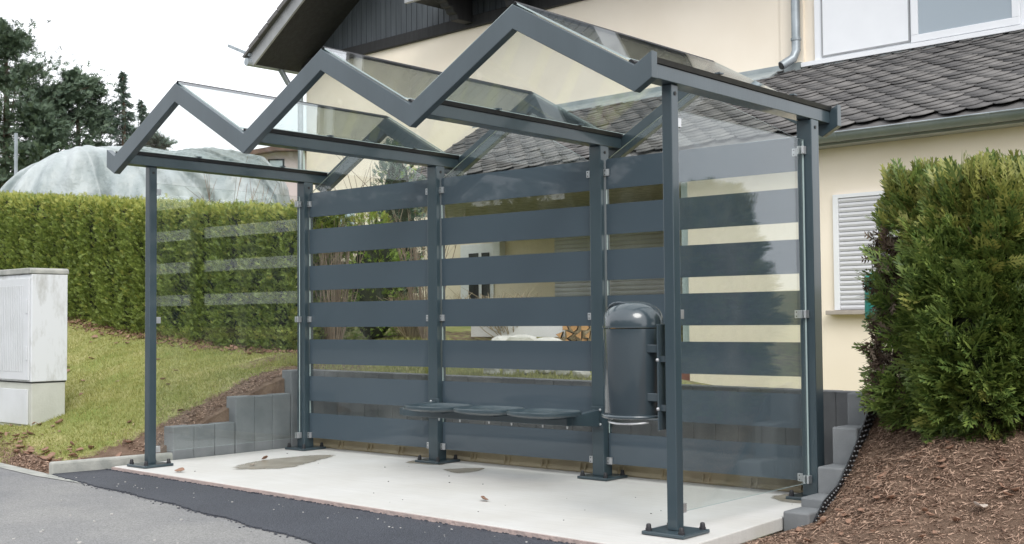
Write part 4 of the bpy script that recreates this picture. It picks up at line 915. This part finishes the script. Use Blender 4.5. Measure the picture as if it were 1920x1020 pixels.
blades('grass', 130000, lawn_pts, 'grass_blade', .012, .036, .004, 1.2)
def back_pts(n):
    x = rng.uniform(-1.2, 4.6, n); y = .42+2.0*rng.random(n)**1.3; return x, y
blades('grass', 26000, back_pts, 'grass_blade', .02, .06, .005, 1.)
def straw(name, n, fx, L=(.02, .09), wd=.0028, m='straw', lift=.012):
    x, y = fx(n); k = len(x); z = hfun(x, y)+rng.uniform(.002, lift, k); a = rng.uniform(0, 6.28, k); l_ = rng.uniform(L[0], L[1], k)*rng.uniform(.5, 1, k); cv = rng.normal(0, .7, k)
    V_ = []; nseg = 4; p = np.stack([x, y, z], 1); pts = [p]; ang = a.copy(); zz = rng.normal(0, .18, k)
    for i in range(nseg):
        ang = ang+cv/nseg; zz = zz-.08; p = p+np.stack([np.cos(ang), np.sin(ang), zz], 1)*(l_/nseg)[:, None]; g = hfun(p[:, 0], p[:, 1])+.002; p[:, 2] = np.maximum(p[:, 2], g); pts.append(p)
    w_ = rng.uniform(.6, 1.4, k)*wd; rows = []
    for i, q in enumerate(pts):
        nrm = np.stack([-np.sin(a+cv*i/nseg), np.cos(a+cv*i/nseg), rng.normal(0, .5, k)], 1)*w_[:, None]*(1 if i < nseg else .4); rows += [q-nrm, q+nrm]
    V_ = np.stack(rows, 1).reshape(-1, 3); base = (np.arange(k)*2*(nseg+1))[:, None, None]
    f = np.array([[2*i, 2*i+1, 2*i+3, 2*i+2] for i in range(nseg)])[None]; return kind(np_mesh(name, V_, (base+f).reshape(-1, 4), m), 'stuff')
def bank_pts(n):
    x = 4.90+2.6*rng.random(n)**1.2; y = -2.0+2.7*rng.random(n); q = np.sin(x*4+1)*np.sin(y*5+2)+.5*np.sin(x*11+y*7); keep = (x > 4.9) & (y > road_edge(x)+.05) & (rng.random(n) < .35+.65*np.clip((y+1.35)/.5, 0, 1)*(q > -.5)); return x[keep], y[keep]
straw('mulch', 36000, bank_pts, (.015, .085), .0019)
def leftb(n):
    t = rng.random(n); x = np.where(t < .55, -.36-rng.gamma(2., .10, n), -.2-2.0*rng.random(n)); y = np.where(t < .55, rng.uniform(-1.25, .6, n), road_edge(x)+.03+rng.gamma(2., .06, n)); keep = (x < -.36); return x[keep], y[keep]
straw('mulch', 4500, leftb, (.015, .06), .0025)
def hedgefoot(n):
    x = rng.uniform(-9.5, -.5, n); y = hedge_line(x)-.05+rng.normal(0, .10, n); return x, y
straw('leaf_litter', 2600, hedgefoot, (.02, .07), .013, 'leaf_brown', .02)
# single fallen leaves: curled sheets, each its own object
def leaf(x, y, s, m, lab, z=None, grp=None):
    NX, NY = 6, 4; c1, c2 = rng.uniform(.3, 1.6), rng.uniform(.3, 1.5); Vv = []
    for i in range(NX+1):
        u = i/NX*2-1; wv = math.sqrt(max(0, 1-u*u))*.55*(1-.25*u)+.02
        for j in range(NY+1):
            v = (j/NY*2-1)*wv; Vv.append((u*s*.5, v*s*.5*1.1, s*(.16*c1*u*u+.5*c2*v*v+.02*math.sin(9*u+5*v))))
    I_ = lambda i, j: i*(NY+1)+j
    Fs = [[I_(i, j), I_(i+1, j), I_(i+1, j+1), I_(i, j+1)] for i in range(NX) for j in range(NY)]
    o = np_mesh('fallen_leaf', np.array(Vv), np.array(Fs), m, smooth=True)
    zz = hfun(x, y).item()+.012 if z is None else z
    o.location = (x, y, zz); o.rotation_euler = (rng.normal(0, .25), rng.normal(0, .25), rng.uniform(0, 6.28)); md = o.modifiers.new('s', 'SOLIDIFY'); md.thickness = .0012
    tag(o, lab, 'leaf', grp); return o
for i in range(70):
    x = rng.uniform(-2.3, -.38); y = float(road_edge(x))+.10+rng.gamma(2, .09)
    leaf(x, y, rng.uniform(.03, .085), 'leaf_brown', 'curled brown fallen leaf among those on the bare soil by the kerb', grp='fallen leaves by the kerb')
for i in range(60):
    x = rng.uniform(-6.5, -1.4); leaf(x, float(hedge_line(x))-.12-rng.gamma(1.5, .07), rng.uniform(.03, .08), 'leaf_brown', 'brown fallen leaf in the line along the foot of the hedge', grp='fallen leaves along the hedge')
for i in range(26):
    x = rng.uniform(-4.5, -.6); y = rng.uniform(-1.3, .9); leaf(x, y, rng.uniform(.04, .08), 'leaf_brown', 'stray brown fallen leaf lying on the open lawn', grp='fallen leaves on the lawn')
for i in range(60):
    x = rng.uniform(4.95, 6.3); y = rng.uniform(-1.45, -.25); leaf(x, y, rng.uniform(.025, .06), 'leaf_brown', 'small brown fallen leaf on the mulch bank', grp='fallen leaves on the mulch bank')
leaf(5.86, -1.02, .085, 'leaf_grey', 'large pale grey leaf on the mulch at lower right', z=hfun(5.86, -1.02).item()+.03)
leaf(.49, -1.53, .075, 'leaf_brown', 'brown crumpled leaf on the slab beside the front left post', z=.01)
leaf(.37, -.70, .07, 'leaf_brown', 'reddish leaf lying in the damp patch', z=.012)
leaf(.62, -1.0, .06, 'leaf_grey', 'pale leaf at the front of the damp patch', z=.012)
leaf(3.09, -1.23, .075, 'leaf_brown', 'brown leaf alone in the middle of the white slab', z=.012)
# crumbs and grit on slab, strip and road
def grit(name, pts, s, m):
    b = MB()
    for (x, y, z, q) in pts:
        r_ = s*q; a = rng.uniform(0, 6.28); P = [(x+r_*math.cos(a+t)*rng.uniform(.6, 1.3), y+r_*math.sin(a+t)*rng.uniform(.6, 1.3)) for t in np.arange(0, 6.2, 1.05)]
        b.prism(P, 'z', z, z+r_*.7)
    return kind(b.build(name, m), 'stuff')
pts = [(rng.uniform(0, 4.6), rng.uniform(-1.6, .1), 0.0, rng.uniform(.5, 1.4)) for _ in range(26)]; grit('grit', pts, .004, 'crumb')
pts = []
for _ in range(220):
    i = rng.integers(0, len(fine)-1); pts.append((fine[i][0]+rng.normal(0, .02), fine[i][1]-abs(rng.normal(0, .02)), -.036, rng.uniform(.3, 1.0)))
for _ in range(500):
    x = rng.uniform(-.3, 4.8); pts.append((x, -1.62-.0505*(x+.2)-.01-abs(rng.normal(0, .012)), -.027, rng.uniform(.4, 1.3)))
grit('asphalt_crumbs', pts, .008, 'new_asphalt')
pts = [(rng.uniform(-1.5, 5), rng.uniform(-3.6, -2.2), -.036, rng.uniform(.4, 1.3)) for _ in range(60)]+[(rng.uniform(-.1, 4.6), rng.uniform(-2.1, -1.9), -.027, rng.uniform(.3, .8)) for _ in range(40)]
grit('pale_grit', pts, .008, 'pebble')

# ------------------------------------------------------------------ across the road, behind the viewer: unseen hedge and houses added to darken what glass and paint reflect
oh = thing('hedge', 'tall dark unseen hedge added across the road to darken the shelter reflections', 'hedge', (5, -26, 0))
n = 7000; x = rng.uniform(-45, 60, n); z = rng.uniform(0, 1, n)**.8*(6.2+.4*np.sin(x*.35)+.25*np.sin(x*1.3)); pos = np.stack([x, -26+rng.normal(0, .5, n), z], 1)
foliage('foliage', oh, pos, rng.normal(0, .6, (n, 3))+[0, .5, .6], rng.uniform(.5, 1.1, n), ['conifer_needles'], None, SPS)
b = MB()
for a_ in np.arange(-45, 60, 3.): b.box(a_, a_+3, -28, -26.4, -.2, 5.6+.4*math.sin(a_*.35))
b.build('dark_core', 'foliage_core', oh)
for (x0, lab) in [(-22, 'unseen cream house with dark roof, added for reflections opposite the lawn'), (14, 'unseen cream house with dark roof, added for reflections opposite the mulch bank')]:
    h2 = thing('house', lab, 'house', (x0+5, -38, 0)); b = MB(); b.box(x0, x0+11, -44, -34, -.3, 5.5); b.build('wall', 'cream_render', h2)
    b = MB(); b.prism([(x0-.6, 5.3), (x0+11.6, 5.3), (x0+5.5, 9.6)], 'y', -44.6, -33.4); b.build('roof', 'slate', h2)
